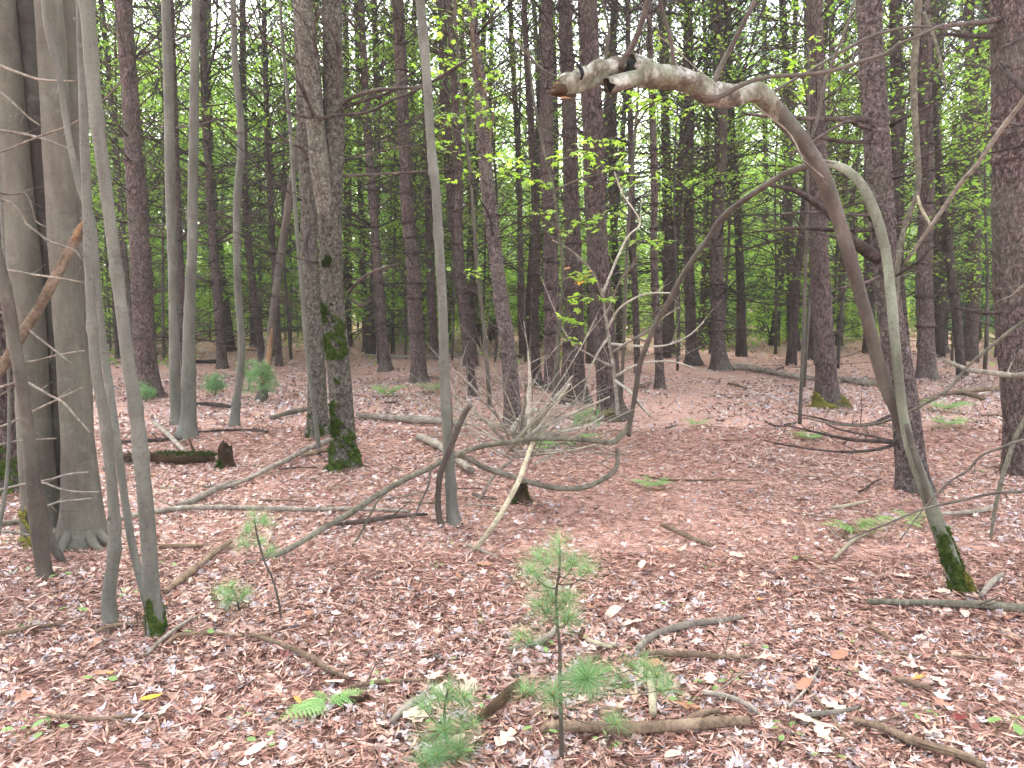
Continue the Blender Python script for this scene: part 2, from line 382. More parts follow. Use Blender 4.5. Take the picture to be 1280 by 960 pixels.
def scatter(mb, temps, P, scale, yaw, pitch, roll):
    which = rng.integers(0, len(temps), len(P)); M = rotm(yaw, pitch, roll)
    for k, (V, T) in enumerate(temps):
        s = np.where(which == k)[0]
        if not len(s): continue
        W = np.einsum('nij,vj->nvi', M[s], V)*scale[s, None, None] + P[s, None, :]
        TT = (T[None] + (np.arange(len(s))*len(V))[:, None, None]).reshape(-1, 3)
        mb.add(W.reshape(-1, 3), None, TT)
def field(y0, y1, dens, patch=0.0):
    A = 0.73*(y1*y1-y0*y0) + 3.4*(y1-y0); n = int(A*dens)
    Y = np.sqrt(rng.uniform(y0*y0, y1*y1, n)); X = rng.uniform(-1, 1, n)*(0.73*Y+1.7)
    if patch:
        f = np.sin(.9*X+1)*np.sin(1.1*Y+2)+.6*np.sin(2.3*X-Y)+.4*np.sin(3.7*Y+X*1.3)
        pth = np.exp(-((X-.17*Y-.25)/(.55+.05*Y))**4)*np.clip((Y-3.2)/1.5, 0, 1)*.62
        k = rng.uniform(0, 1, n) < (1-patch*np.clip(.5+.5*f, 0, 1))*(1-pth); X, Y = X[k], Y[k]
    return X, Y
def litter():
    g = np.random.default_rng(3)
    near = [leaf_template(k, g) for k in ('oak', 'oak', 'maple', 'maple', 'maple', 'maple', 'beech', 'oak', 'maple', 'maple', 'maple', 'oak')]
    mid = [leaf_template(k, g, True) for k in ('oak', 'maple', 'beech', 'oak', 'maple')]
    far = [leaf_template(k, g, True) for k in ('beech', 'oak')]
    mb = MB()
    for (y0, y1, d, tm, s0, s1, tilt) in ((1.2, 4.2, 1700, near, .026, .078, .30), (4.2, 8, 1100, near, .026, .066, .30), (8, 15, 420, mid, .045, .085, .4), (15, 38, 70, far, .07, .12, .3)):
        X, Y = field(y0, y1, d, .6); n = len(X)
        sc = rng.uniform(s0, s1, n)*rng.choice([.5, .6, .8, 1, 1.1], n)
        P = np.stack([X, Y, gz(X, Y)+rng.uniform(0.002, .022, n)], -1)
        scatter(mb, tm, P, sc, rng.uniform(0, 6.28, n), rng.normal(0, tilt, n), rng.normal(0, tilt, n))
    o = obj('leaf_litter', mb.mesh('leaf_litter', LIT, False)); tag(o, 'dry pinkish brown and grey fallen leaves covering the forest floor', 'leaves', None, 'stuff')
    # needles
    mb = MB(); V = np.array([[-.5, -.007, 0], [-.5, .007, 0], [.1, 0.004, .03], [.5, 0.0, 0.0]]); T = np.array([[0, 2, 1], [0, 3, 2]])
    V2 = V.copy(); V2[2, 2] = -.02; V2[3, 1] = .15
    for (y0, y1, d) in ((1.2, 4.5, 4200), (4.5, 9, 1500)):
        X, Y = field(y0, y1, d); n = len(X)
        P = np.stack([X, Y, gz(X, Y)+rng.uniform(0, .03, n)], -1)
        scatter(mb, [(V, T), (V2, T)], P, rng.uniform(.05, .11, n)*(1+.05*Y), rng.uniform(0, 6.28, n), rng.normal(0, .16, n), rng.normal(0, .2, n))
    o = obj('needle_litter', mb.mesh('needle_litter', NEED, False)); tag(o, 'rusty fallen pine needles strewn between the leaves', 'needles', None, 'stuff')
    # small twigs
    mb = MB()
    X, Y = field(1.3, 16, 5.5); 
    for x, y in zip(X, Y):
        Lg = rng.uniform(.06, .4)*(1 if rng.random() < .8 else 1.8); a = rng.uniform(0, 6.28); n = 5; s = np.linspace(0, 1, n)
        bend = rng.normal(0, .12); px = x+Lg*(s*math.cos(a)-bend*s*s*math.sin(a)); py = y+Lg*(s*math.sin(a)+bend*s*s*math.cos(a))
        P = np.stack([px, py, gz(px, py)+.018+rng.uniform(0, .012)+rng.normal(0, .004, n)], -1); r = rng.uniform(.0012, .0045)
        mb.add(*tube(P, r*(1-.6*s), 4))
    o = obj('twig_litter', mb.mesh('twig_litter', BROWNW)); tag(o, 'thin broken twigs scattered through the leaf litter', 'twigs', None, 'stuff')
litter()

# ------------------------------------------------------------------ branches
def branch_curve(g, L_=1.0, n=9, up=0.12, wig=.03):
    s = np.linspace(0, 1, n); a, b = g.normal(0, wig*3), g.normal(0, wig*3); p, q = g.uniform(0, 6, 2)
    return np.stack([s*L_, L_*(a*s*s+wig*np.sin(7*s+p)*s), L_*(up*s*s*g.uniform(.2, 1.5)+b*s*s*.5+wig*np.sin(8*s+q)*s)], -1)
def dead_branch(mb, g, r0=.011, twigs=9, M=None, off=None, sc=1.0, broken=False, tw_len=.4):
    P = branch_curve(g); n = len(P)
    r = r0*(1-np.linspace(0, 1, n)*(.45 if broken else .85))
    parts = [(P, r, 5)]
    for k in range(twigs):
        f = g.uniform(.2, .97); i = min(n-2, int(f*(n-1))); b = P[i]+(P[i+1]-P[i])*(f*(n-1)-i)
        ln = tw_len*(1.15-f)*g.uniform(.4, 1.2)+.05; az = g.choice([-1, 1])*g.uniform(.45, 1.1); el = g.normal(.15, .35)
        m = 5; s = np.linspace(0, 1, m); c = g.normal(0, .25)
        d = np.stack([s*np.cos(az+c*s), s*np.sin(az+c*s), s*math.sin(el)+.1*s*s], -1)*ln
        Q_ = b+d; rt = r[i]*.42*(1-.75*s); parts.append((Q_, rt, 3))
        if ln > .18:
            for _ in range(2):
                j = g.integers(1, 4); e = Q_[j]; az2 = az+g.choice([-1, 1])*g.uniform(.4, .9); l2 = ln*g.uniform(.25, .5)
                s2 = np.linspace(0, 1, 3); dd = np.stack([s2*math.cos(az2), s2*math.sin(az2), s2*g.normal(.1, .3)], -1)*l2
                parts.append((e+dd, rt[j]*.7*(1-.6*s2), 3))
    for Pp, rr, sd_ in parts:
        Pp = Pp*sc
        if M is not None: Pp = Pp@M.T
        if off is not None: Pp = Pp+off
        mb.add(*tube(Pp, np.maximum(rr*sc, .0009), sd_, cap=sd_ > 3))
g_ = np.random.default_rng(11)
BR = []
for k in range(14):
    mb = MB(); dead_branch(mb, g_, r0=g_.uniform(.005, .009), twigs=int(g_.integers(7, 16)), broken=k % 3 == 0); BR.append(mb.mesh('dead_branch', DEADB))
STUB = []
for k in range(4):
    mb = MB(); P = branch_curve(g_, 1, 5); mb.add(*tube(P, .045*(1-np.linspace(0, .7, 5)), 5)); STUB.append(mb.mesh('branch_stub', DEADB))
def euler_m(az, el, roll):
    return rotm(np.array([az]), np.array([-el]), np.array([roll]))[0]
def whorl(mb, g, rad, nb, L0, el, tw=6, sc_far=1.0, r0=.012):
    for k in range(nb):
        az = g.uniform(0, 6.28); ln = L0*g.uniform(.35, 1.2)
        M = euler_m(az, el+g.normal(0, .18), g.uniform(0, 6.28))
        dead_branch(mb, g, r0*sc_far, tw, M, np.array([0, 0, g.normal(0, .03)]), ln, g.random() < .3)
WH = {}
for lvl, (el, L0) in enumerate(((0.02, 1.3), (.3, 1.7), (.6, 1.9))):
    WH[lvl] = []
    for k in range(6):
        mb = MB(); whorl(mb, g_, 0, int(g_.integers(6, 10)), L0, el, 10, .72); WH[lvl].append(mb.mesh('branch_whorl', DEADB))

# pine crown: boughs with needle tufts (shared)
def tufts(mb, g, C, N, size, wdt):
    """C (m,3) tuft centres, each N thin tapered needle bundles"""
    m = len(C); d = g.normal(0, 1, (m, N, 3)); d[..., 2] += .35; d /= np.linalg.norm(d, axis=-1)[..., None]
    ln = size*g.uniform(.6, 1.15, (m, N, 1)); side = np.cross(d, g.normal(0, 1, (m, N, 3))); side /= np.linalg.norm(side, axis=-1)[..., None]+1e-9
    A = C[:, None]-side*wdt/2; B = C[:, None]+side*wdt/2; E = C[:, None]+d*ln
    V = np.stack([A, B, E], 2).reshape(-1, 3); mb.add(V, None, np.arange(len(V)).reshape(-1, 3))
def pine_crown(g, z0, z1, R0, nb=70, tn=9, size=.16, wdt=.022):
    mb, wb = MB(), MB()
    for k in range(nb):
        f = (k+g.random())/nb; z = z0+(z1-z0)*f; az = g.uniform(0, 6.28); ln = R0*(1-.75*f**1.3)*g.uniform(.5, 1.1)*(.6 if f < .1 else 1)
        el = g.uniform(.0, .35)+.35*f; s = np.linspace(0, 1, 6)
        P = np.stack([ln*s*math.cos(az), ln*s*math.sin(az), z+ln*(s*math.sin(el)*.6+.12*s*s)], -1)
        wb.add(*tube(P, .022*(1-.85*s)+.002, 3, cap=False))
        m = int(10+ln*16); q = g.uniform(.3, 1.02, m)**.8; B = np.stack([np.interp(q, s, P[:, c]) for c in range(3)], -1)
        sp = ln*.24*(1.2-q*.6)[:, None]; B = B+g.normal(0, 1, (m, 3))*sp*np.array([1, 1, .28])
        tufts(mb, g, B, tn, size, wdt)
    return mb.mesh('pine_crown', NEEDLE, False), wb.mesh('crown_boughs', DEADB)
CR = [pine_crown(np.random.default_rng(40+k), 0, 7.5, 2.3+.3*k, 29) for k in range(4)]
LOWC = [pine_crown(np.random.default_rng(60+k), .3, 5.5, 1.5+.2*k, 60, 9, .13, .017) for k in range(3)]

# broadleaf crown: layered sprays of small leaf faces
def leaf_cloud(g, n_spray, per, H, R0, zlow, leaf=.11):
    mb, wb = MB(), MB()
    V0 = np.array([[-.5, 0, 0], [-.05, -.34, .07], [.5, 0, -.04], [-.05, .34, .07]]); T0 = np.array([[0, 1, 2], [0, 2, 3]])
    for k in range(n_spray):
        f = g.random(); z = zlow+(H-zlow)*f; rr = R0*math.sin(math.pi*min(1, .15+.8*f))**.6*math.sqrt(g.random()); az = g.uniform(0, 6.28)
        c = np.array([rr*math.cos(az), rr*math.sin(az), z+.15*rr])
        s = np.linspace(0, 1, 5)[:, None]; st = np.array([0, 0, max(.2, z-rr*.7)]); Pm = st+(c-st)*s+np.array([0, 0, .1])*np.sin(np.pi*s)
        wb.add(*tube(Pm, .012*(1-.8*s[:, 0])+.002, 3, cap=False))
        rad = g.uniform(.25, .6); q = g.normal(0, 1, (per, 3))*np.array([rad, rad, rad*.22])
        q[:, 2] -= .25*(q[:, 0]**2+q[:, 1]**2); P = c+q; n = per
        M = rotm(g.uniform(0, 6.28, n), g.normal(.15, .45, n), g.normal(0, .45, n)); sc = leaf*g.uniform(.6, 1.25, n)
        W = np.einsum('nij,vj->nvi', M, V0)*sc[:, None, None]+P[:, None]
        mb.add(W.reshape(-1, 3), None, (T0[None]+(np.arange(n)*4)[:, None, None]).reshape(-1, 3))
    return mb, wb
BC = []
for k in range(6):
    g = np.random.default_rng(80+k); H = (9, 7, 11, 4.5, 8, 3.2)[k]; R0 = (2.3, 2.0, 2.6, 1.7, 2.2, 1.6)[k]; zl = (1.6, .8, 3, .3, 1.5, .1)[k]
    mb, wb = leaf_cloud(g, int(34+H*6), 62, H, R0, zl, .115)
    s = np.linspace(0, 1, 12); P = np.stack([.25*np.sin(3*s+k)*s, .2*np.sin(4*s+2*k)*s, H*s*.95], -1)
    tb = MB(); tb.add(*tube(P, .05*(H/8)*(1-.85*s)+.004, 7, disp=wob(k)))
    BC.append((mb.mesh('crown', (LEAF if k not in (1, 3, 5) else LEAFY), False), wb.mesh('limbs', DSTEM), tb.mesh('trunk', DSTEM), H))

HC = []
for k in range(5):
    g = np.random.default_rng(180+k); H = (9.5, 8, 11, 7, 10)[k]; mb, wb = leaf_cloud(g, 46, 34, H, (1.9, 1.7, 2.3, 1.6, 2.6)[k], (3.2, 2.4, 4, 1.8, 4.5)[k], .10)
    s = np.linspace(0, 1, 14); P = np.stack([.35*np.sin(3*s+k)*s, .3*np.sin(4*s+2*k)*s, H*s], -1); tb = MB(); tb.add(*tube(P, .034*(1-.85*s)+.004, 8, disp=wob(k)))
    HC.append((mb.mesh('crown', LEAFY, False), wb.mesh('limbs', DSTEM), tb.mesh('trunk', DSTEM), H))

# ------------------------------------------------------------------ traced trees
FAT = [.90]
def trace(pts, Y0=None):
    """pixel trace from the base up -> rows x,y,z,radius ; Y optional as 4th value"""
    b, s = at(pts[0][0], pts[0][1]); rows = []
    Yb = b[1] if Y0 is None else Y0; Y = Yb
    for q in pts:
        if len(q) > 3: Y = q[3]
        p, s = pt(q[0], q[1], Y); rows.append([*p, FAT[0]*q[2]*s/(2*F)])
    rows = np.array(rows)
    return rows
def extend(rows, H, lean=.5):
    d = rows[-1, :3]-rows[-2, :3]; d /= np.linalg.norm(d); r = rows[-1, 3]; p = rows[-1, :3].copy(); out = [rows]
    k = 0; n = max(2, int((H-p[2])/1.2)); z0 = p[2]
    for i in range(n):
        d = d*np.array([.85, .85, 1]) + np.array([R.gauss(0, .012), R.gauss(0, .012), 0]); d /= np.linalg.norm(d)
        p = p+d*(H-z0)/n; out.append(np.array([[*p, max(.012, r*(1-.8*(i+1)/n))]]))
    return np.vstack(out)
def flare(amt, h, seed):
    g = np.random.default_rng(seed); p = g.uniform(0, 6.28, 3)
    def f(th, s, r): return 1+amt*np.exp(-s/h)*(1+.55*np.sin(4*th+p[0])+.35*np.sin(7*th+p[1]))
    return f
ZTOP = {}
def trunk_mesh(rows, base, sides, step, seed, mat, dispf=None, fl=(.22, .10), step_top=.25, nodes=None, sink=.08, smooth=True):
    rows = rows.copy(); rows[:, :3] -= base
    zv = base[1]*math.tan(math.radians(24))+2.0        # just above what a camera nearby can see
    lo = rows[rows[:, 2] < zv]; hi = rows[rows[:, 2] >= zv]
    if len(lo) < 2: lo, hi = rows, rows[:0]
    pre = lo[0].copy(); pre[2] -= sink; lo = np.vstack([pre, lo])
    C = catmull(np.vstack([lo, hi[:1]]) if len(hi) else lo, step)
    if len(hi) > 1: C = np.vstack([C[:-1], catmull(hi, step_top)])
    C[:, 3] = np.maximum(C[:, 3], .002)
    zs = C[:, 2]
    if nodes is not None:
        for z, a in nodes: C[:, 3] *= 1+a*np.exp(-((zs-z)/.028)**2)
    d0 = dispf or wob(seed, .035); ff = flare(fl[0], fl[1], seed)
    V, Q, T = tube(C[:, :3], C[:, 3], sides, disp=lambda th, s, r: d0(th, s, r)*ff(th, np.maximum(s-sink, 0), r))
    return mesh_from('trunk', V, Q, T, [mat], smooth), C
def centre(C, z):
    return np.array([np.interp(z, C[:, 2], C[:, c]) for c in range(4)])

def moss_patch(C, z0, z1, th0, th1, seed, mat=MOSS, thr=-.1, thick=.008, blades=900, bl=.012, sink=0, name='moss', fl=.3):
    """lumpy shell over part of a trunk plus short blades; theta 0 = +x, -pi/2 faces the camera"""
    g = np.random.default_rng(seed); ns, nz = int((th1-th0)*11)+4, max(6, int((z1-z0)/.012))
    th = np.linspace(th0, th1, ns); z = np.linspace(z0, z1, nz); TH, Z = np.meshgrid(th, z)
    c = [np.interp(Z, C[:, 2], C[:, k]) for k in range(4)]
    p = g.uniform(0, 6.28, 6)
    m = np.sin(3.1*TH+p[0]+9*Z)+np.sin(31*Z+p[1]-2*TH)*.8+.6*np.sin(7*TH+53*Z+p[2])+.5*g.normal(0, .5, TH.shape)
    edge = np.minimum(1, 6*np.minimum((TH-th0)/(th1-th0), (th1-TH)/(th1-th0)))*np.clip(1.6*(z1-Z)/(z1-z0), 0, 1)
    m = m - 1.8*(1-edge)
    RR = c[3]*(1+fl*np.exp(-np.maximum(Z, 0)/.09))+thick*(.6+.4*np.sin(m*2))+g.normal(0, .0015, TH.shape)
    V = np.stack([c[0]+RR*np.cos(TH), c[1]+RR*np.sin(TH), Z], -1)
    keep = (m > thr); kq = keep[:-1, :-1] & keep[1:, :-1] & keep[:-1, 1:] & keep[1:, 1:]
    i, j = np.where(kq); Q = np.stack([i*ns+j, i*ns+j+1, (i+1)*ns+j+1, (i+1)*ns+j], -1)
    if not len(Q): return None
    mb = MB(); mb.add(V.reshape(-1, 3), Q)
    s = g.integers(0, len(i), blades); B = V[i[s], j[s]]+g.normal(0, .003, (blades, 3)); nr = np.stack([np.cos(TH[i[s], j[s]]), np.sin(TH[i[s], j[s]]), np.full(blades, .35)], -1)+g.normal(0, .45, (blades, 3))
    sd_ = np.cross(nr, g.normal(0, 1, (blades, 3))); sd_ /= np.linalg.norm(sd_, axis=1)[:, None]+1e-9
    W = np.stack([B-sd_*.002, B+sd_*.002, B+nr*bl*g.uniform(.5, 1.2, (blades, 1))], 1).reshape(-1, 3); mb.add(W, None, np.arange(len(W)).reshape(-1, 3))
    return mb.mesh(name, mat)

def add_branches(root, C, ztop, near, g, z0=1.0, long=1.0, gap=.5, dens=1.0):
    nodes = []; z = z0+g.uniform(0, .4)
    while z < ztop:
        nodes.append((z, g.uniform(.05, .16))); z += gap*g.uniform(.7, 1.4)
    return nodes
CM = bpy.data.materials
t_c = NT('dark_whorl_bark', .95, .1); v_c = t_c.coord(); t_c.bump(t_c.noise(v_c, 60, 4), .006, 1); COLLAR = t_c.done(t_c.ramp(t_c.noise(v_c, 30, 4), [(.35, S((58, 46, 43))), (.7, S((112, 93, 90)))]))
def collar_mesh(seed):
    g = np.random.default_rng(seed); z = np.array([-1, -.6, -.2, .2, .6, 1.]); sd_ = 18; th = np.linspace(0, 6.283, sd_, endpoint=False); p = g.uniform(0, 6, 3)
    V = []
    for q, rr in zip(z, (.9, 1.03, 1.08, 1.09, 1.03, .9)):
        jag = q*(1+.5*np.sin(3*th+p[0])+.4*np.sin(5*th+p[1])) if abs(q) > .5 else q+0*th
        R_ = rr+.03*np.sin(4*th+p[2]+q)+.015*g.normal(0, 1, sd_); V.append(np.stack([R_*np.cos(th), R_*np.sin(th), jag], -1))
    i = np.arange(5)[:, None]*sd_; j = np.arange(sd_)[None]; k = (j+1) % sd_
    return mesh_from('whorl_ring', np.vstack(V), np.stack([i+j, i+k, i+sd_+k, i+sd_+j], -1).reshape(-1, 4), None, [COLLAR])
COL_M = [collar_mesh(k) for k in range(4)]
def pine(label, pts, H=17, near=False, bark=None, sides=14, step=.12, z0=.6, long=1.0, gap=.36, crown=True, disp=None, fl=(.34, .13), seed=None, cat='pine tree', name='pine_tree', dens=1.0, Y0=None, group=None):
    rows = trace(pts, Y0); base = np.array([rows[0, 0], rows[0, 1], float(gz(rows[0, 0], rows[0, 1]))])
    seed = seed if seed is not None else int(abs(pts[0][0])*7+pts[0][1]) % 9973; g = np.random.default_rng(seed)
    Y = base[1]; rows = extend(rows, H)
    root = thing(name, label, cat, base, group)
    zvis = min(H-2, Y*.42+2.6)
    nodes = add_branches(root, None, H*.65, near, g, z0, long, gap)
    me, C = trunk_mesh(rows, base, sides, step, seed, bark or PINE, disp, fl, nodes=nodes)
    obj('trunk', me, root)
    for z, a in nodes:
        if z > zvis: break
        if (disp is None or not near or seed % 5 == 1) and g.random() < .65 and Y > 9:
            c = centre(C, z); co = obj('whorl_ring', COL_M[g.integers(4)], root); co.location = c[:3]; co.scale = (c[3]*(1+a)*.965, c[3]*(1+a)*.965, g.uniform(.012, .03)); co.rotation_euler = (g.normal(0, .1), g.normal(0, .1), g.uniform(0, 6.28))
        c = centre(C, z); lvl = 0 if z < 2.2 else (1 if z < 5 else 2)
        if near:
            nb = int(round(g.integers(3, 7)*dens*1.55))
            for k in range(nb):
                az = g.uniform(0, 6.28); ln = long*g.uniform(.35, 1.35)*(.8+.12*min(z, 6))
                if g.random() < .22:
                    b = obj('branch_stub', STUB[g.integers(4)], root); ln = g.uniform(.05, .22)
                    b.scale = (ln, .2, .2)
                else:
                    b = obj('branch', BR[g.integers(len(BR))], root); b.scale = (ln,)*3
                b.location = (c[0]+.6*c[3]*math.cos(az), c[1]+.6*c[3]*math.sin(az), z+g.normal(0, .02))
                b.rotation_euler = (g.uniform(-.6, .6), -(.02+.10*min(z, 5)+g.normal(0, .15)), az)
        else:
            w = obj('branch_whorl', WH[lvl][g.integers(6)], root); w.location = (c[0], c[1], z); w.rotation_euler = (0, 0, g.uniform(0, 6.28)); w.scale = (long*g.uniform(.75, 1.35),)*3
    if crown:
        cm, wm = CR[g.integers(4)]; c = centre(C, H-8)
        o = obj('crown', cm, root); o.location = (c[0], c[1], H-7.8); o.rotation_euler = (0, 0, g.uniform(0, 6.28))
        o2 = obj('boughs', wm, root); o2.location = o.location; o2.rotation_euler = o.rotation_euler
    return root, C, base

_KN = {}
def knot_mesh(mat):
    if mat.name not in _KN:
        s = np.linspace(0, 1, 6); mb = MB(); mb.add(*tube(np.stack([.018*s, 0*s, .006*s*s], -1), .012*np.array([1, .95, .8, .72, .55, .2]), 9, disp=wob(3, .2))); _KN[mat.name] = mb.mesh('branch_stub', mat)
    return _KN[mat.name]
def stem(name, label, cat, pts, mat, sides=10, step=.05, H=None, seed=None, fl=(.15, .06), wobble=.05, knots=0, Y0=None, group=None, canopy=False):
    rows = trace(pts, Y0); base = np.array([rows[0, 0], rows[0, 1], float(gz(rows[0, 0], rows[0, 1]))])
    seed = seed if seed is not None else int(abs(pts[0][0])*11+pts[0][1]*3) % 9973; g = np.random.default_rng(seed)
    if H: rows = extend(rows, H)
    root = thing(name, label, cat, base, group)
    nd = [(g.uniform(.2, 3.5), g.uniform(.06, .24)) for _ in range(int(knots*1.5))]
    me, C = trunk_mesh(rows, base, sides, step, seed, mat, wob(seed, wobble), fl, nodes=nd)
    obj('trunk', me, root)
    if canopy:
        cm, wm, tm, h = BC[g.integers(6)]
        o = obj('crown', cm, root); c = centre(C, H-3.5); o.location = (c[0], c[1], H-6); o.rotation_euler = (0, 0, g.uniform(0, 6.28))
    for k in range(knots):                 # small healed knots
        z = g.uniform(.2, 3.2); c = centre(C, z); az = g.uniform(0, 6.28)
        kb = obj('branch_stub', knot_mesh(mat), root); kb.location = (c[0]+.8*c[3]*math.cos(az), c[1]+.8*c[3]*math.sin(az), z)
        kb.rotation_euler = (0, -.5, az); kb.scale = (g.uniform(.5, 1.1),)*3
    return root, C, base

def limb(root, base, pts, mat, name='branch', sides=7, step=.05, twigs=0, seed=0, wobble=.05, label=None, tw=.35):
    rows = []
    for q in pts:
        p, s = pt(q[0], q[1], q[3]); rows.append([*(p-base), q[2]*s/(2*F)])
    C = catmull(np.array(rows), step); g = np.random.default_rng(abs(seed+int(pts[0][0])))
    mb = MB(); mb.add(*tube(C[:, :3], np.maximum(C[:, 3], .0012), sides, disp=wob(seed+3, wobble)))
    for k in range(twigs):
        i = g.integers(max(1, len(C)//5), len(C)-1); d = C[i, :3]-C[i-1, :3]; d /= np.linalg.norm(d)
        v = d*g.uniform(.4, 1)+g.normal(0, .6, 3); v /= np.linalg.norm(v); ln = tw*g.uniform(.25, 1); s = np.linspace(0, 1, 5)[:, None]
        cv = g.normal(0, .12, 3); P = C[i, :3]+v*ln*s+cv*ln*s*s
        mb.add(*tube(P, np.maximum(C[i, 3]*.4*(1-.8*s[:, 0]), .0009), 3, cap=False))
    o = obj(name, mb.mesh(name, mat), root)
    if label: o['label'] = label
    return o, C

# ================================================================== THE TREES
# ---- thick grey multi-stemmed beech at the far left
FAT[0] = 1.0
def beech_stem(label, pts, mat, sides, seed, Y, name='beech_tree'):
    r, C, b = stem(name, label, 'tree', [(x, y, w) for x, y, w in pts], mat, sides, .03, 13, seed, (.18, .16), .035, knots=0, Y0=Y, group='stems of the grey beech clump')
    return r, C, b
r1, C1, b1 = beech_stem('thick smooth grey beech trunk at the left edge, left of the dark gap', [(64, 690, 58), (55, 640, 48), (48, 600, 40), (41, 500, 37), (33, 360, 37), (21, 240, 37), (2, 0, 33)], BEECH, 40, 5, 4.78)
r2, C2, b2 = beech_stem('thick smooth grey beech trunk right of the dark gap, with a flared base', [(103, 688, 66), (102, 640, 50), (99, 580, 42), (91, 480, 34), (75, 240, 33), (60, 0, 32)], BEECH, 40, 6, 4.72)
beech_stem('dark brown trunk squeezed between the two thick grey beech trunks', [(75, 665, 26), (68, 480, 18), (51, 240, 24), (32, 0, 34)], DBEECH, 20, 7, 4.88)
beech_stem('slimmer grey beech stem just behind and right of the flared beech trunk', [(112, 672, 24), (111, 600, 16), (108, 480, 14), (97, 240, 19), (87, 0, 28)], BEECH, 20, 8, 5.0)
FAT[0] = .90
gg = np.random.default_rng(2)
for k in range(6):      # surface roots at the flared base
    a = -2.75+k*.46+gg.normal(0, .1); P = np.array([[.12*math.cos(a), .12*math.sin(a), .12], [.2*math.cos(a), .2*math.sin(a), .05], [.29*math.cos(a+.1), .29*math.sin(a+.1), .0], [.38*math.cos(a+.1), .38*math.sin(a+.1), -.04]])
    mb = MB(); mb.add(*tube(catmull(P, .03), np.linspace(.035, .008, len(catmull(P, .03))), 7)); obj('root', mb.mesh('root', BEECH), r2)
m = moss_patch(C1, 0, .35, -2.9, -1.3, 4, YMOSS, .1, .008, 700, .012)
if m: obj('moss', m, r1)

# ---- thin stems in front of it
sg, Cg, bg_ = stem('maple_sapling', 'straightest grey-green maple stem in front of the beech clump, with a mossy foot', 'young tree',
     [(197, 797, 27), (194, 765, 24), (190, 735, 21.5), (183, 640, 20), (175, 560, 18.5), (168, 500, 17.5), (160, 450, 17), (146, 340, 16), (133, 240, 16.5), (118, 120, 18), (108, 0, 20)], MAPLE, 22, .02, 14, 21, (.10, .05), .045, 9, canopy=True)
obj('moss', moss_patch(Cg, 0, .20, -3.3, .4, 5, MOSS, -1.3, .003, 900, .008, fl=.1), sg)
limb(sg, bg_, [(193, 790, 10, 3.56), (180, 740, 10.5, 3.58), (165, 680, 10, 3.62), (151, 590, 10, 3.66), (139, 500, 9.5, 3.7), (130, 440, 9, 3.72), (122, 360, 8, 3.74), (116, 280, 8, 3.76), (100, 235, 8, 3.78), (86, 170, 7.5, 3.8), (75, 100, 8, 3.8), (62, 45, 9, 3.8), (55, 0, 7.5, 3.8), (50, -60, 7, 3.8)], MAPLE, 'side_stem', 10, .03, 0, 3, .09)
stem('maple_sapling', 'thin grey maple stem between the beech trunk and the mossy-footed stem', 'young tree',
     [(139, 782, 22), (136, 745, 18), (143, 680, 17), (141, 620, 15), (134, 550, 15), (127, 500, 15), (120, 460, 14), (113, 360, 12.5), (108, 240, 13), (104, 130, 11), (100, 0, 10)], MAPLE, 16, .025, 8, 22, (.08, .05), .06, 7)
sh, Ch, bh = stem('maple_sapling', 'brownish leaning stem at the left edge, bending right as it nears the ground', 'young tree',
     [(57, 725, 19), (52, 690, 20), (46, 640, 20), (40, 590, 18), (34, 530, 15), (27, 480, 15), (18, 430, 16), (9, 375, 16), (-4, 320, 16), (-22, 240, 16)], DSTEM, 18, .025, 7, 23, (.08, .05), .06, 5)
limb(sh, bh, [(50, 620, 12, 4.25), (58, 660, 11, 4.26), (68, 685, 11, 4.27), (80, 705, 9, 4.28)], DSTEM, 'side_stem', 8, .03, 0, 4)
stem('bare_sapling', 'very thin bare sapling at the extreme left edge', 'young tree', [(-6, 690, 6), (6, 620, 5.5), (11, 560, 5), (11, 480, 4), (9, 400, 4), (4, 300, 4)], MAPLE, 7, .05, 4, 24, (.05, .05), .06, Y0=4.2)
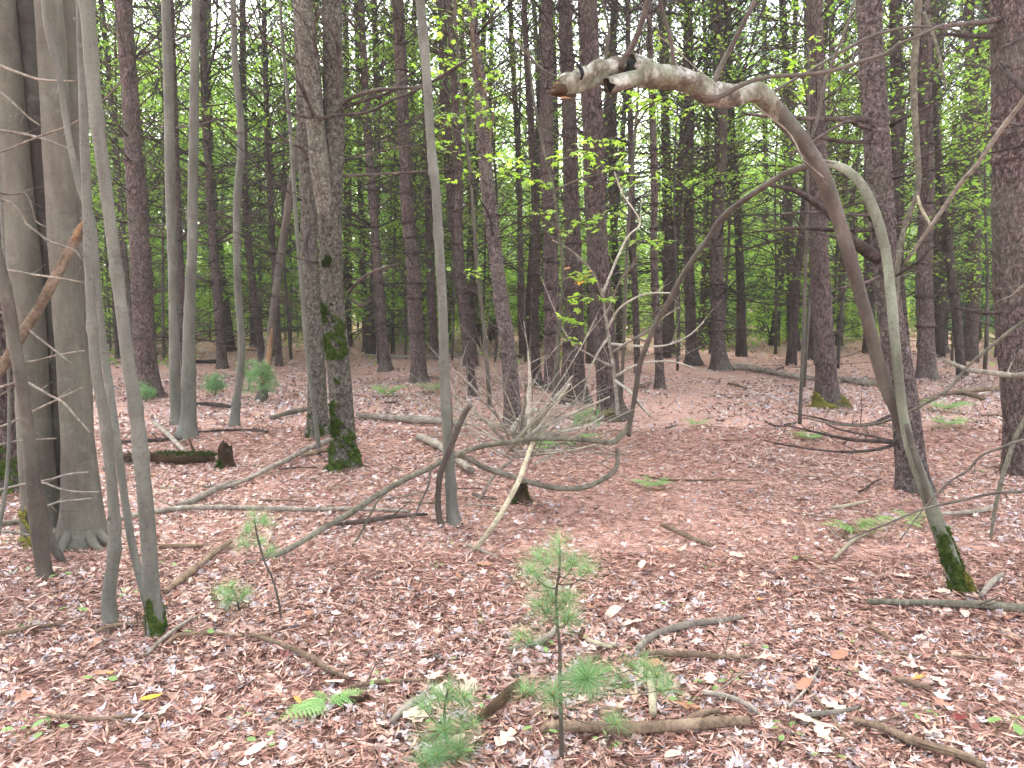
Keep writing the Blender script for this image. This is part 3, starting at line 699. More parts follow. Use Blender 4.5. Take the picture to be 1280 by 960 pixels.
# grey wiry twigs crossing in front of the beech: one dead shrub rooted just left of the frame
shrub, _, bs = stem('dead_shrub', 'leafless shrub at the left edge whose wiry grey twigs cross the beech trunks', 'dead shrub', [(-40, 760, 12), (-34, 600, 11), (-26, 400, 10), (-18, 200, 8), (-14, 60, 6)], GREYW, 8, .06, 3.2, 25)
for k, p in enumerate([
    [(-20, 190, 3), (0, 190, 3), (45, 172, 3), (88, 156, 3), (120, 135, 2.8), (142, 112, 2.6), (153, 100, 2.5), (158, 90, 2)],
    [(-18, 75, 4), (0, 82, 4), (26, 92, 3.5), (48, 99, 3), (75, 101, 2.5), (101, 101, 2)],
    [(-20, 160, 4), (0, 163, 3.5), (22, 166, 3), (45, 171, 3), (66, 178, 2.5), (86, 186, 2)],
    [(-20, 100, 3), (0, 115, 3), (18, 130, 2.8), (36, 147, 2.4), (52, 158, 2)],
    [(-24, 244, 5), (0, 249, 4.5), (12, 253, 4), (24, 264, 4), (33, 280, 3.8), (46, 290, 3.5), (60, 301, 3), (80, 308, 2.5), (95, 314, 2), (101, 324, 2)],
    [(-24, 238, 3), (12, 243, 2.5), (32, 242, 2.5), (40, 260, 2.5), (44, 276, 2), (58, 284, 1.6)],
    [(-24, 335, 3), (12, 338, 3), (40, 343, 3), (75, 348, 2.8), (109, 354, 2)],
    [(-24, 380, 3), (20, 400, 3), (45, 420, 2.8), (72, 441, 2.5), (90, 455, 2)],
    [(-26, 480, 4), (0, 484, 4), (26, 476, 4), (45, 484, 3.6), (62, 494, 3.4), (80, 504, 3), (94, 520, 3), (112, 540, 2)],
    [(-26, 505, 3), (4, 492, 3), (24, 476, 3), (22, 462, 2.5)],
    [(-26, 560, 3.5), (0, 556, 3), (26, 551, 3), (70, 548, 2)],
    [(-26, 540, 3), (10, 530, 3), (45, 512, 2.6), (70, 500, 2.4), (104, 484, 1.6)],
    [(-26, 615, 3), (0, 612, 3), (30, 605, 2.5), (60, 600, 2.5), (84, 593, 2.2), (111, 590, 1.8)],
    [(40, 603, 2), (56, 604, 2.6), (78, 612, 2.5), (100, 615, 2.3), (124, 615, 2)],
    [(46, 640, 2), (58, 633, 2.6), (75, 627, 2.4), (96, 625, 2.2), (114, 623, 2)],
    [(-26, 668, 4), (0, 664, 3.6), (30, 668, 3.2), (56, 672, 2.4)],
    [(-26, 440, 2.6), (30, 452, 2.4), (70, 444, 2.2), (106, 438, 1.8)]]):
    limb(shrub, bs, [(x, y, w*1.0, 3.95+.03*k-.0*x) for x, y, w in p], GREYW, 'twig', 5, .04, 2, k, .1, tw=.14)
t = thing('fallen_branch', 'broken brown branch with a torn top end, leaning across the beech trunks', 'branch', np.array([-2.2, 4.1, 0]))
limb(t, np.array([-2.2, 4.1, 0]), [(-20, 490, 13, 4.05), (0, 463, 13, 4.1), (26, 420, 13, 4.15), (48, 386, 12, 4.2), (64, 356, 12, 4.25), (82, 322, 11, 4.3), (97, 295, 10, 4.35), (102, 283, 3, 4.36)], BROWNW, 'broken_limb', 9, .02, 0, 2, .09)
limb(t, np.array([-2.2, 4.1, 0]), [(92, 300, 6, 4.30), (99, 285, 6, 4.31), (104, 276, 1, 4.32)], RAW, 'torn_end', 6, .02, 0, 5, .25)

# ---- pines and maples, left to right
PB = bark_disp
r, C, b = pine('dark pine at the far left edge behind the beech, moss on its foot', [(6, 618, 46), (2, 560, 40), (-4, 460, 38), (-12, 200, 34), (-20, 0, 30)], near=True, sides=30, step=.05, Y0=6.1, dens=.6)
obj('moss', moss_patch(C, 0, .6, -2.2, .5, 8, MOSS, -.5, .01, 1500, .014), r)
pine('stout purple-brown pine with dark branch rings, next right of the beech clump', [(185, 497, 36), (182, 455, 30), (180, 420, 29), (178, 360, 28), (174, 300, 26), (170, 240, 24.5), (166, 180, 23), (163, 120, 22), (158, 60, 22), (154, 0, 22)], near=True, sides=36, step=.03, disp=wob(3, .03), dens=1.5, long=1.2, gap=.35)
pine('thin dark pine glimpsed between the grey stem and the stout purple pine', [(165, 452, 9), (160, 400, 8), (155, 330, 8), (149, 240, 8), (137, 100, 7), (126, 0, 7)], gap=.37, long=.8)
pine('slim dark pine hugging the left edge of the stout purple pine', [(147, 448, 6), (142, 360, 6), (136, 240, 6), (126, 100, 5), (118, 0, 5)], gap=.33, long=.8)
mp, _, _ = stem('maple_tree', 'left stem of the green-grey maple pair that shares a root', 'tree', [(222, 530, 17), (219, 480, 14.5), (218, 420, 14), (217, 360, 13.5), (215, 300, 13.5), (213, 240, 13.5), (211, 120, 13), (207, 0, 12.5)], MAPLE, 20, .05, 14, 31, (.2, .1), .04, 5, canopy=True)
stem('maple_tree', 'right stem of the green-grey maple pair, flared at the root', 'tree', [(234, 548, 26), (236, 520, 20), (236, 480, 19), (236, 430, 16.5), (238, 360, 14.5), (241, 300, 13.5), (241, 240, 13), (243, 120, 12.5), (245, 0, 11.5)], MAPLE, 20, .05, 14, 32, (.25, .12), .04, 5, canopy=True)
pine('narrow dark pine directly behind the maple pair', [(231, 470, 9), (229, 400, 9), (226, 340, 9), (222, 240, 8), (218, 120, 8), (214, 0, 7)], gap=.5)
pine('dark pine right of the maple pair with evenly spaced branch rings', [(278, 460, 15), (276, 430, 13.5), (272, 370, 13), (267, 310, 12), (263, 240, 11), (258, 160, 11), (255, 80, 10), (253, 0, 9)], gap=.372, long=1.2)
stem('maple_tree', 'thin crooked pale-grey stem with a dark rotten foot', 'tree', [(293, 531, 14), (296, 500, 11), (300, 470, 10), (302, 430, 10), (298, 370, 10), (296, 300, 10), (297, 240, 10.5), (301, 190, 10), (300, 140, 9.5), (294, 80, 9), (291, 0, 8)], MAPLE, 14, .06, 12, 33, (.3, .08), .05, 6)
pine('dark pine just right of the thin crooked pale-grey stem', [(329, 453, 12), (324, 420, 10.5), (318, 370, 10), (311, 310, 9.5), (306, 240, 9), (304, 120, 8.5), (303, 0, 8)], gap=.35, long=1.1)
pine('slender dark pine left of the leaning broken trunk', [(349, 457, 9), (347, 410, 9), (343, 340, 8), (338, 260, 7.5), (334, 180, 7), (331, 60, 6), (330, 0, 6)], gap=.35, long=1.1)
t, C, b = stem('leaning_dead_trunk', 'leaning dead grey trunk with torn bright wood at its broken foot', 'dead tree', [(327, 500, 13), (330, 478, 12), (336, 440, 11), (343, 380, 11), (350, 330, 11), (357, 280, 11), (363, 240, 10.5), (371, 190, 9.5), (378, 130, 8), (384, 60, 6)], DSTEM, 14, .06, None, 34, (.3, .08), .06)
limb(t, b, [(331, 478, 11, b[1]-.06), (334, 455, 9, b[1]-.07), (338, 425, 6, b[1]-.06), (340, 410, 2, b[1]-.05)], RAW, 'torn_wood', 6, .04, 0, 3, .2)
stem('maple_sapling', 'very thin pale-green stem leaning left of the big double trunk', 'young tree', [(399, 568, 6.5), (394, 520, 6), (387, 470, 6), (382, 420, 6), (378, 370, 5.5), (372, 300, 5.5), (368, 240, 5.5), (362, 150, 5), (354, 60, 4.5), (350, 0, 4)], MAPLE, 8, .06, 7, 35, knots=4)

# big double tree
r, C, b = pine('rear trunk of the big double tree, moss on its foot', [(398, 545, 30), (397, 520, 27), (396, 480, 25), (392, 400, 24), (388, 340, 23), (385, 260, 21), (381, 180, 19), (377, 90, 17), (373, 0, 15)], near=True, sides=56, step=.02, disp=PB(4, 26, .03, .0045), bark=SCALY2, dens=.8)
obj('moss', moss_patch(C, 0, .30, -2.6, -.2, 9, MOSS, -.8, .008, 1500, .014), r)
ft, Cf, bf = pine('front trunk of the big double tree, forked above eye level, with large moss cushions', [(432, 585, 44), (431, 568, 38), (430, 545, 33), (428, 520, 31.5), (425, 480, 31), (420, 420, 31), (415, 360, 30), (413, 300, 31), (412, 255, 33), (416, 215, 28), (418, 180, 27), (417, 120, 28), (416, 60, 27), (415, 0, 27)],
                   near=True, sides=80, step=.012, disp=PB(5, 30, .026, .0045), bark=SCALY2, fl=(.22, .09), dens=.7, z0=1.6)
o, cc = limb(ft, bf, [(413, 290, 20, 7.03), (409, 262, 25, 6.99), (404, 235, 25, 6.97), (400, 205, 25, 6.95), (397, 175, 24, 6.95), (393, 140, 24, 6.95), (388, 90, 25, 6.95), (382, 40, 25, 6.95), (378, 0, 24, 6.95), (372, -70, 22, 6.95), (366, -160, 18, 6.95)], SCALY2, 'fork_trunk', 32, .04, 0, 5, .03)
for k, (z0_, z1_, a0, a1, th, thk) in enumerate(((0, .45, -3.3, .3, -.8, .014), (1.02, 1.42, -2.6, -.4, -1.4, .022), (1.36, 1.66, -2.6, -1.1, -.7, .014), (.28, .98, -2.7, -1.4, -.5, .014), (1.85, 2.05, -2.1, -1.2, .1, .012))):
    m = moss_patch(Cf, z0_, z1_, a0, a1, 20+k, MOSS, th, thk, 2200, .018, fl=.22)
    if m: obj('moss', m, ft)
for k, p in enumerate([
    [(421, 124, 4, 6.8), (424, 90, 5, 6.78), (423, 62, 5, 6.76), (415, 40, 3.4, 6.7), (404, 20, 3, 6.7), (396, 5, 2.4, 6.7)],
    [(392, 146, 5, 6.8), (384, 126, 5, 6.75), (376, 108, 4.5, 6.7), (370, 98, 3.4, 6.7)],
    [(395, 72, 4, 6.8), (393, 50, 4.5, 6.8), (394, 28, 4, 6.8), (404, 8, 3, 6.8)],
    [(428, 130, 6, 6.9), (445, 120, 5, 6.8), (470, 113, 4.5, 6.6), (500, 110, 4, 6.4), (525, 108, 3.5, 6.2), (560, 92, 3, 6.1), (590, 70, 2.4, 6.0)],
    [(430, 134, 5, 6.9), (460, 124, 4, 6.9), (485, 116, 3.5, 6.9), (505, 100, 3, 6.9), (520, 88, 2, 6.9)],
    [(398, 150, 5, 6.8), (420, 144, 4.5, 6.7), (460, 140, 4, 6.5), (490, 125, 3.5, 6.3), (526, 110, 3, 6.1), (575, 80, 2, 6.0)],
    [(430, 220, 4, 6.9), (470, 218, 3.5, 6.7), (520, 215, 3, 6.5), (560, 212, 2, 6.4)],
    [(384, 200, 5, 8.0), (376, 185, 4.5, 8.0), (360, 178, 3.5, 8.0), (345, 165, 2.5, 8.0)],
    [(386, 245, 5, 8.2), (390, 265, 5, 8.0), (393, 280, 3, 7.9)],
    [(388, 280, 5, 8.2), (382, 305, 6, 8.0), (386, 330, 5, 7.9), (398, 345, 4, 7.8)],
    [(398, 146, 4, 6.8), (380, 146, 4, 6.8), (360, 140, 3, 6.8), (345, 132, 2, 6.8)],
    [(436, 365, 5, 6.9), (450, 350, 4.5, 6.8), (470, 338, 3.6, 6.7), (500, 330, 2.6, 6.6)],
    [(440, 375, 3.6, 6.9), (452, 382, 3, 6.8), (462, 376, 2, 6.8)]]):
    limb(ft, bf, p, DEADB, 'branch', 6, .04, 3, k, .08)

pine('pine in the gap right of the big double tree, base on bare needles', [(482, 463, 17), (480, 430, 14), (476, 380, 13), (472, 330, 12.5), (468, 280, 11.5), (464, 230, 11.5), (459, 160, 11), (455, 80, 10), (451, 0, 9)], gap=.35, long=1.1)
pine('shadowy far pine right beside the double tree at head height', [(458, 440, 10), (455, 360, 9), (451, 260, 8), (448, 120, 7), (445, 0, 6)], gap=.35)
pine('straight brown pine left of the smooth pale maple stem, loose bark flakes', [(524, 478, 24), (522, 440, 21), (519, 390, 20), (517, 340, 19), (512, 290, 18), (508, 240, 17.5), (505, 170, 17), (501, 80, 16.5), (497, 0, 15)], near=True, sides=26, step=.05, disp=wob(9, .05), dens=1.3, long=1.1)
pine('dark pine showing just left of the smooth pale maple stem', [(543, 448, 13), (540, 390, 12), (537, 300, 11), (535, 220, 10), (531, 100, 9), (528, 0, 8)], gap=.5)
tm, Cm, bm = stem('maple_tree', 'smooth pale grey-green maple stem in the middle foreground with a shredded lower side', 'tree', [(568, 656, 19), (565, 635, 16), (563, 600, 15), (560, 560, 14), (558, 520, 13.5), (556, 480, 13), (554, 400, 13), (551, 340, 13), (548, 290, 13), (545, 240, 13), (540, 195, 12.5), (536, 140, 12.5), (533, 90, 13), (529, 45, 13), (525, 0, 13), (518, -40, 12)], MAPLE, 24, .025, 14, 36, (.18, .06), .035, 8, canopy=True)
for k, p in enumerate([[(560, 475, 3, 5.2), (563, 500, 4, 5.16), (564, 530, 4, 5.15), (563, 560, 3, 5.17)], [(562, 520, 4, 5.2), (565, 560, 5, 5.16), (566, 590, 4, 5.16), (568, 612, 2, 5.18)], [(556, 590, 3, 5.2), (559, 560, 4, 5.15), (561, 535, 2, 5.16)]]):
    limb(tm, bm, p, BROWNW, 'bark_shred', 5, .02, 0, k, .2)
t, C, b = stem('dead_sapling', 'crooked dead stem with a sawn-off top standing against the smooth pale maple', 'dead stem', [(553, 662, 9, 5.12), (548, 640, 9, 5.1), (548, 615, 8.5, 5.08), (551, 590, 9, 5.05), (559, 568, 9.5, 5.03), (567, 548, 9.5, 5.0), (575, 528, 9, 4.97), (582, 514, 8.5, 4.95), (588, 506, 8, 4.93)], DSTEM, 10, .02, None, 37, (.1, .05), .07)

pine('thin grey-brown pine between the pale maple and the fluted trunk', [(592, 495, 14), (589, 470, 12.5), (584, 430, 12), (580, 390, 11.5), (576, 340, 11.5), (573, 280, 12), (574, 240, 11.5), (572, 180, 11), (567, 100, 9.5), (561, 0, 8)], near=True, sides=18, step=.06, long=1.0)
ff, C, b = pine('fluted pinkish-brown trunk with peeling strips, left of the brush pile', [(643, 535, 27), (641, 515, 24), (638, 470, 22), (634, 430, 22), (627, 380, 21), (621, 330, 19), (615, 280, 18), (610, 240, 18.5), (605, 185, 18.5), (602, 130, 18), (597, 80, 15), (593, 40, 13), (590, 0, 12)], near=True, sides=40, step=.025, disp=PB(12, 14, .05, .005), bark=SCALY, dens=1.0)
for k, p in enumerate([[(606, 118, 4, 8.9), (599, 90, 4, 8.85), (592, 64, 3.6, 8.8), (590, 30, 3, 8.8)], [(612, 236, 5, 9.0), (612, 262, 6, 8.95), (618, 300, 4, 8.95), (622, 316, 2, 8.97)], [(604, 205, 3, 9), (613, 165, 4, 8.9), (617, 140, 3, 8.9)]]):
    limb(ff, b, p, BROWNW, 'bark_strip', 6, .04, 0, k, .2)
pine('slim pine right of the fluted trunk', [(671, 482, 14), (669, 440, 12.5), (668, 390, 12), (670, 330, 11.5), (669, 240, 11), (664, 160, 10), (659, 80, 8.5), (655, 0, 7)], near=True, sides=18, step=.06, long=.9)
pine('far slim pine left of the slim pine by the fluted trunk', [(653, 448, 9), (651, 380, 9), (650, 300, 8), (648, 200, 8), (640, 60, 7), (638, 0, 6)], gap=.5)
pine('medium dark pine behind the two rough trunks in the centre', [(690, 487, 23), (690, 450, 21), (690, 400, 21), (689, 340, 21), (687, 280, 20), (684, 220, 20), (683, 150, 18), (683, 80, 17), (683, 0, 16)], near=True, sides=26, step=.05, dens=1.0)
rr_, C, b = pine('left one of the two rough trunks in the centre, flared at the root', [(717, 502, 44), (716, 480, 36), (717, 440, 29), (718, 400, 26), (717, 350, 24), (716, 300, 22), (714, 240, 22), (712, 160, 20.5), (709, 80, 19), (706, 0, 18)], near=True, sides=56, step=.025, disp=PB(14, 20, .06, .006), dens=.8, fl=(.3, .16))
rr2, C, b = pine('thickest rough trunk in the centre, deep furrowed bark and moss round the root', [(765, 523, 46), (763, 505, 38), (760, 470, 34), (757, 430, 31), (752, 380, 29), (748, 330, 28.5), (745, 280, 28.5), (743, 230, 28.5), (741, 160, 28.5), (738, 100, 28), (736, 40, 27), (734, 0, 26)], near=True, sides=90, step=.014, disp=PB(15, 30, .055, .008), dens=.8, fl=(.25, .12), z0=1.4)
obj('moss', moss_patch(C, 0, .20, -3.1, .1, 31, YMOSS, -.2, .006, 1800, .02, fl=.25), rr2)

pine('slim pine standing alone on bare needles right of the thickest centre trunk', [(825, 486, 14), (824, 450, 12), (821, 400, 11), (818, 340, 10.5), (817, 290, 9.5), (818, 240, 10), (816, 160, 9), (813, 80, 8), (812, 0, 7)], near=True, sides=18, step=.06, long=.9)
pine('shaded far pine right of the slim lone pine', [(837, 442, 16), (836, 400, 14.5), (834, 330, 14), (834, 270, 13.5), (833, 200, 13), (830, 90, 11), (827, 0, 10)], gap=.5)
pine('thin far pine seen between the thickest centre trunk and the slim lone pine', [(797, 466, 9), (795, 400, 9), (791, 300, 9), (789, 200, 8), (786, 90, 7), (784, 0, 6)], gap=.37)
pine('dark pine left of the tall red-brown pine', [(866, 454, 18), (864, 420, 16), (862, 360, 14.5), (861, 300, 14), (861, 240, 13.5), (862, 160, 12), (862, 80, 10.5), (861, 0, 9.5)], gap=.33, long=1.1)
pine('tall straight red-brown pine right of centre with a dark flared foot', [(900, 462, 25), (898, 430, 20), (897, 380, 18.5), (896, 330, 18), (897, 260, 17.5), (901, 190, 17.5), (901, 130, 16), (899, 60, 14.5), (897, 0, 13)], near=False, sides=24, step=.06, gap=.35, long=1.3)
pine('thin far pine in the lit gap right of the red-brown pine', [(950, 421, 12), (952, 380, 10), (955, 320, 9), (957, 250, 8), (956, 150, 7), (955, 0, 6)], gap=.5)
pine('far pine left in the lit gap right of the red-brown pine', [(929, 411, 9), (928, 360, 8), (926, 280, 8), (925, 160, 7), (924, 0, 6)], gap=.5)
pine('dark mid-distance pine left of the pinkish mossy-footed pine', [(994, 438, 16), (990, 400, 13.5), (988, 350, 12), (986, 280, 11.5), (985, 200, 11), (983, 100, 10.5), (978, 0, 9.5)], gap=.37, long=1.1)
mk, C, b = pine('pinkish pine with a skirt of yellow moss at its foot', [(1036, 507, 38), (1034, 492, 32), (1032, 460, 28), (1029, 410, 26.5), (1026, 350, 25.5), (1023, 290, 24.5), (1022, 220, 24), (1021, 140, 23), (1019, 60, 22), (1018, 0, 21.5)], near=True, sides=40, step=.035, disp=wob(18, .03), dens=1.4, long=1.1)
obj('moss', moss_patch(C, -.02, .22, -3.3, .2, 33, YMOSS, -.9, .025, 2500, .04, fl=.45), mk)
pine('dark thin pine behind the arched maple', [(1048, 433, 10), (1051, 390, 10), (1053, 320, 9), (1056, 240, 9), (1058, 120, 8), (1058, 0, 7)], gap=.4)
big, Cb, bb = pine('large scaly-barked pine behind the arched maple', [(1143, 615, 44), (1140, 590, 40), (1136, 555, 38), (1131, 510, 36), (1124, 460, 35), (1117, 420, 34), (1110, 370, 33), (1105, 310, 33), (1101, 250, 34), (1097, 190, 34), (1093, 130, 33), (1089, 70, 32), (1086, 0, 31)], near=True, sides=96, step=.009, disp=PB(19, 26, .024, .0055), bark=SCALY, dens=.6, fl=(.16, .10), z0=1.5)
slim = pine('slim pine right behind the large scaly pine', [(1135, 466, 12), (1131, 420, 11), (1126, 360, 11), (1122, 300, 11), (1119, 200, 11.5), (1118, 100, 10.5), (1116, 0, 9.5)], near=True, sides=16, step=.06, long=.9)
pine('light brown pine between the large scaly pine and the right-edge pine', [(1158, 473, 26), (1158, 440, 23), (1156, 390, 21.5), (1155, 340, 20.5), (1157, 290, 19.5), (1158, 240, 19.5), (1157, 170, 20), (1155, 90, 19.5), (1153, 0, 18.5)], near=True, sides=30, step=.05, dens=1.7, long=.9)
pine('brown pine partly hidden behind the light brown pine', [(1176, 440, 16), (1174, 400, 14), (1172, 340, 13.5), (1172, 260, 13), (1171, 170, 12), (1169, 80, 11), (1168, 0, 10.5)], gap=.33, long=1.0)
pine('slender curved pine leaning left behind the light brown pine', [(1203, 471, 14), (1200, 445, 12), (1196, 400, 12), (1191, 360, 11.5), (1186, 310, 11), (1180, 260, 10), (1174, 200, 9), (1166, 100, 8), (1160, 0, 7)], near=True, sides=18, step=.06, long=.8)
pine('very dark far trunk with a swollen foot, left of the right-edge pine', [(1222, 405, 16), (1220, 390, 12), (1219, 340, 11.5), (1220, 280, 11), (1222, 220, 10), (1225, 120, 9), (1227, 0, 8)], gap=.37, long=.8, fl=(.9, .5))
edge, Ce, be = pine('massive purple-brown pine at the right edge', [(1285, 594, 60), (1282, 570, 54), (1279, 530, 48), (1275, 480, 47), (1270, 430, 46), (1266, 370, 46), (1264, 300, 46), (1263, 220, 45), (1262, 140, 45), (1261, 60, 44), (1259, 0, 43)], near=True, sides=100, step=.014, disp=PB(22, 32, .04, .006), dens=.5, fl=(.2, .12), z0=1.2)

# explicit limbs of the two big pines on the right
for k, p in enumerate([
    [(1097, 322, 17, 6.1), (1080, 312, 15, 5.95), (1060, 295, 12, 5.8), (1040, 272, 9.5, 5.6), (1020, 255, 8.5, 5.5), (1003, 243, 8, 5.4), (985, 236, 6, 5.3), (962, 232, 4, 5.2)],
    [(1088, 150, 7, 6.1), (1065, 149, 6.5, 6.0), (1030, 149, 6, 5.9), (995, 148, 5, 5.8), (955, 145, 4, 5.7), (930, 142, 3, 5.6)],
    [(1090, 162, 5, 6.1), (1070, 155, 4.5, 5.9), (1058, 152, 4, 5.8), (1030, 168, 3.5, 5.6), (1010, 180, 3, 5.5), (985, 194, 2.5, 5.4)],
    [(1090, 287, 6, 6.1), (1065, 288, 5.5, 5.9), (1030, 287, 5, 5.7), (1000, 285, 4.5, 5.5), (965, 288, 3, 5.4), (940, 290, 2, 5.3)],
    [(1090, 173, 6, 6.1), (1070, 178, 5, 5.9), (1045, 176, 4.5, 5.8), (1020, 172, 4, 5.7), (1000, 182, 3, 5.6)],
    [(1098, 270, 4, 6.1), (1060, 268, 3.6, 5.9), (1010, 265, 3, 5.8), (970, 268, 2, 5.7)],
    [(1118, 553, 6, 6.1), (1095, 551, 5, 5.9), (1070, 550, 4.5, 5.7), (1040, 545, 3.5, 5.5), (1010, 538, 2.6, 5.3), (985, 532, 1.8, 5.2)],
    [(1118, 556, 5, 6.1), (1095, 562, 4, 5.9), (1060, 565, 3.5, 5.7), (1020, 562, 3, 5.5), (980, 556, 2, 5.3), (955, 550, 1.6, 5.2)],
    [(1112, 520, 5, 6.1), (1085, 530, 4, 5.9), (1055, 530, 3.5, 5.7), (1020, 522, 2.6, 5.5), (985, 515, 1.8, 5.3)],
    [(1117, 552, 4, 6.1), (1080, 543, 3, 5.9), (1050, 537, 2.4, 5.7), (1032, 530, 1.8, 5.6)],
    [(1108, 340, 4, 6.1), (1085, 352, 4, 5.9), (1060, 358, 3, 5.8), (1040, 362, 2, 5.7)],
    [(1113, 158, 5, 6.1), (1130, 148, 4.5, 6.0), (1142, 143, 4, 5.9), (1165, 132, 3, 5.8)]]):
    limb(big, bb, p, DEADB, 'branch', 7, .04, 5, k, .1, tw=.4)
obj('moss', moss_patch(Cb, 2.17, 2.33, -2.9, -1.7, 35, MOSS, -.3, .018, 900, .02), big)
for k, p in enumerate([
    [(1250, 24, 8, 6.7), (1225, 28, 7, 6.3), (1195, 31, 6, 6.0), (1168, 35, 5, 5.8), (1140, 44, 4, 5.6)],
    [(1240, 46, 6, 6.7), (1215, 45, 5.5, 6.4), (1190, 43, 5, 6.2), (1170, 43, 4, 6.0), (1120, 50, 2.5, 5.8)],
    [(1295, 165, 7, 6.4), (1280, 162, 7, 6.2), (1255, 166, 6, 6.0), (1240, 164, 5, 5.9), (1228, 166, 3, 5.8)],
    [(1300, 158, 5, 6.4), (1275, 156, 4.5, 6.2), (1250, 153, 4, 6.0), (1238, 152, 2.5, 5.9)],
    [(1250, 80, 6, 6.5), (1262, 95, 7, 6.2), (1278, 110, 7, 6.0), (1300, 135, 6, 5.8)],
    [(1300, 40, 6, 6.2), (1280, 46, 5, 6.0), (1262, 56, 4.5, 5.9), (1248, 60, 3, 5.8)],
    [(1252, 390, 6, 6.6), (1235, 391, 5, 6.4), (1215, 388, 4, 6.2), (1195, 384, 2.5, 6.1)]]):
    limb(edge, be, p, DEADB, 'branch', 7, .04, 5, k, .1, tw=.35)

# ---- bare sapling at the right edge whose thin branches reach into view
rs, _, brs = stem('bare_sapling', 'bare sapling leaning in from the right edge with long thin branches over the litter', 'young tree', [(1345, 760, 14), (1335, 600, 12), (1325, 400, 10), (1318, 200, 9), (1310, 60, 8)], DSTEM, 9, .06, 5, 41)
for k, (m_, p) in enumerate([
    (GREYW, [(1318, 80, 7, 4.3), (1290, 112, 6, 4.3), (1268, 140, 5.5, 4.4), (1245, 170, 5.5, 4.5), (1222, 205, 5.5, 4.6), (1200, 230, 5.5, 4.7), (1178, 262, 5, 4.8), (1155, 295, 5, 4.9), (1132, 328, 4, 5.0)]),
    (GREENW, [(1330, 380, 6, 4.3), (1280, 402, 5, 4.2), (1240, 432, 4.5, 4.2), (1210, 458, 4, 4.2), (1185, 487, 4, 4.2), (1150, 508, 3.6, 4.2), (1120, 522, 3.5, 4.2), (1090, 531, 3, 4.2), (1050, 531, 2.5, 4.2), (1005, 522, 1.8, 4.2)]),
    (DSTEM, [(1340, 540, 4, 4.0), (1280, 550, 3.5, 3.9), (1250, 560, 3.5, 3.85), (1226, 570, 3.2, 3.8), (1210, 588, 3, 3.8), (1190, 600, 3, 3.75), (1170, 618, 2.8, 3.7), (1160, 630, 2.4, 3.7), (1145, 648, 2, 3.65), (1125, 675, 1.8, 3.6)]),
    (DSTEM, [(1340, 612, 4, 3.9), (1280, 614, 3.6, 3.8), (1240, 617, 3.6, 3.75), (1200, 626, 3.2, 3.7), (1155, 636, 3, 3.65), (1120, 650, 2.8, 3.6), (1090, 662, 2.4, 3.55), (1052, 678, 1.8, 3.5)]),
    (GREYW, [(1330, 440, 8, 4.8), (1280, 468, 7, 5.0), (1240, 466, 7, 5.2), (1210, 462, 6, 5.4), (1180, 450, 5, 5.6)]),
    (GREYW, [(1320, 330, 4, 4.6), (1285, 352, 3, 4.8), (1262, 372, 2.4, 5)])]):
    limb(rs, brs, p, m_, 'branch', 7, .04, 4, k, .07, tw=.25)
t = thing('dead_stalk', 'thin dead grey stem propped on the ground in front of the right-edge pine', 'dead stem', at(1238, 673)[0]); b = np.array(t.location)
limb(t, b, [(1238, 673, 3, b[1]), (1243, 640, 4.5, b[1]+.02), (1252, 600, 5.5, b[1]+.05), (1260, 575, 6, b[1]+.08), (1268, 550, 5.5, b[1]+.1), (1285, 515, 5, b[1]+.14), (1310, 460, 5, b[1]+.2)], GREENW, 'stick', 8, .03, 3, 1)
# hanging mossy branch in front of the light brown pine
t = thing('hanging_branch', 'dark greenish dead branch hanging in front of the light brown pine', 'branch', np.array([2.9, 5.6, 2.6])); b = np.array([2.9, 5.6, 2.6])
limb(t, b, [(1150, -60, 8, 5.6), (1148, 0, 9, 5.6), (1146, 40, 8, 5.6), (1142, 100, 8, 5.6), (1145, 170, 7.5, 5.6), (1148, 220, 7, 5.6), (1146, 243, 6, 5.6), (1134, 275, 6, 5.6), (1125, 310, 6, 5.6), (1121, 350, 5, 5.6), (1121, 400, 4.5, 5.6), (1119, 440, 3, 5.6)], GREENW, 'stick', 9, .04, 5, 2, .08)
limb(t, b, [(1155, 15, 4, 5.55), (1165, 40, 4.5, 5.5), (1173, 65, 4, 5.45), (1180, 95, 3.5, 5.4), (1182, 110, 2, 5.4)], GREENW, 'side_twig', 6, .04, 2, 3)
limb(t, b, [(1147, 245, 4, 5.58), (1152, 262, 4.5, 5.5), (1160, 275, 4, 5.45), (1164, 285, 2, 5.4)], PALEW, 'splinter', 5, .03, 0, 4)
limb(t, b, [(1120, 345, 3, 5.58), (1135, 335, 3, 5.5), (1150, 326, 2.6, 5.4), (1162, 312, 2, 5.4), (1170, 306, 1.5, 5.4)], DEADB, 'side_twig', 5, .03, 2, 6)

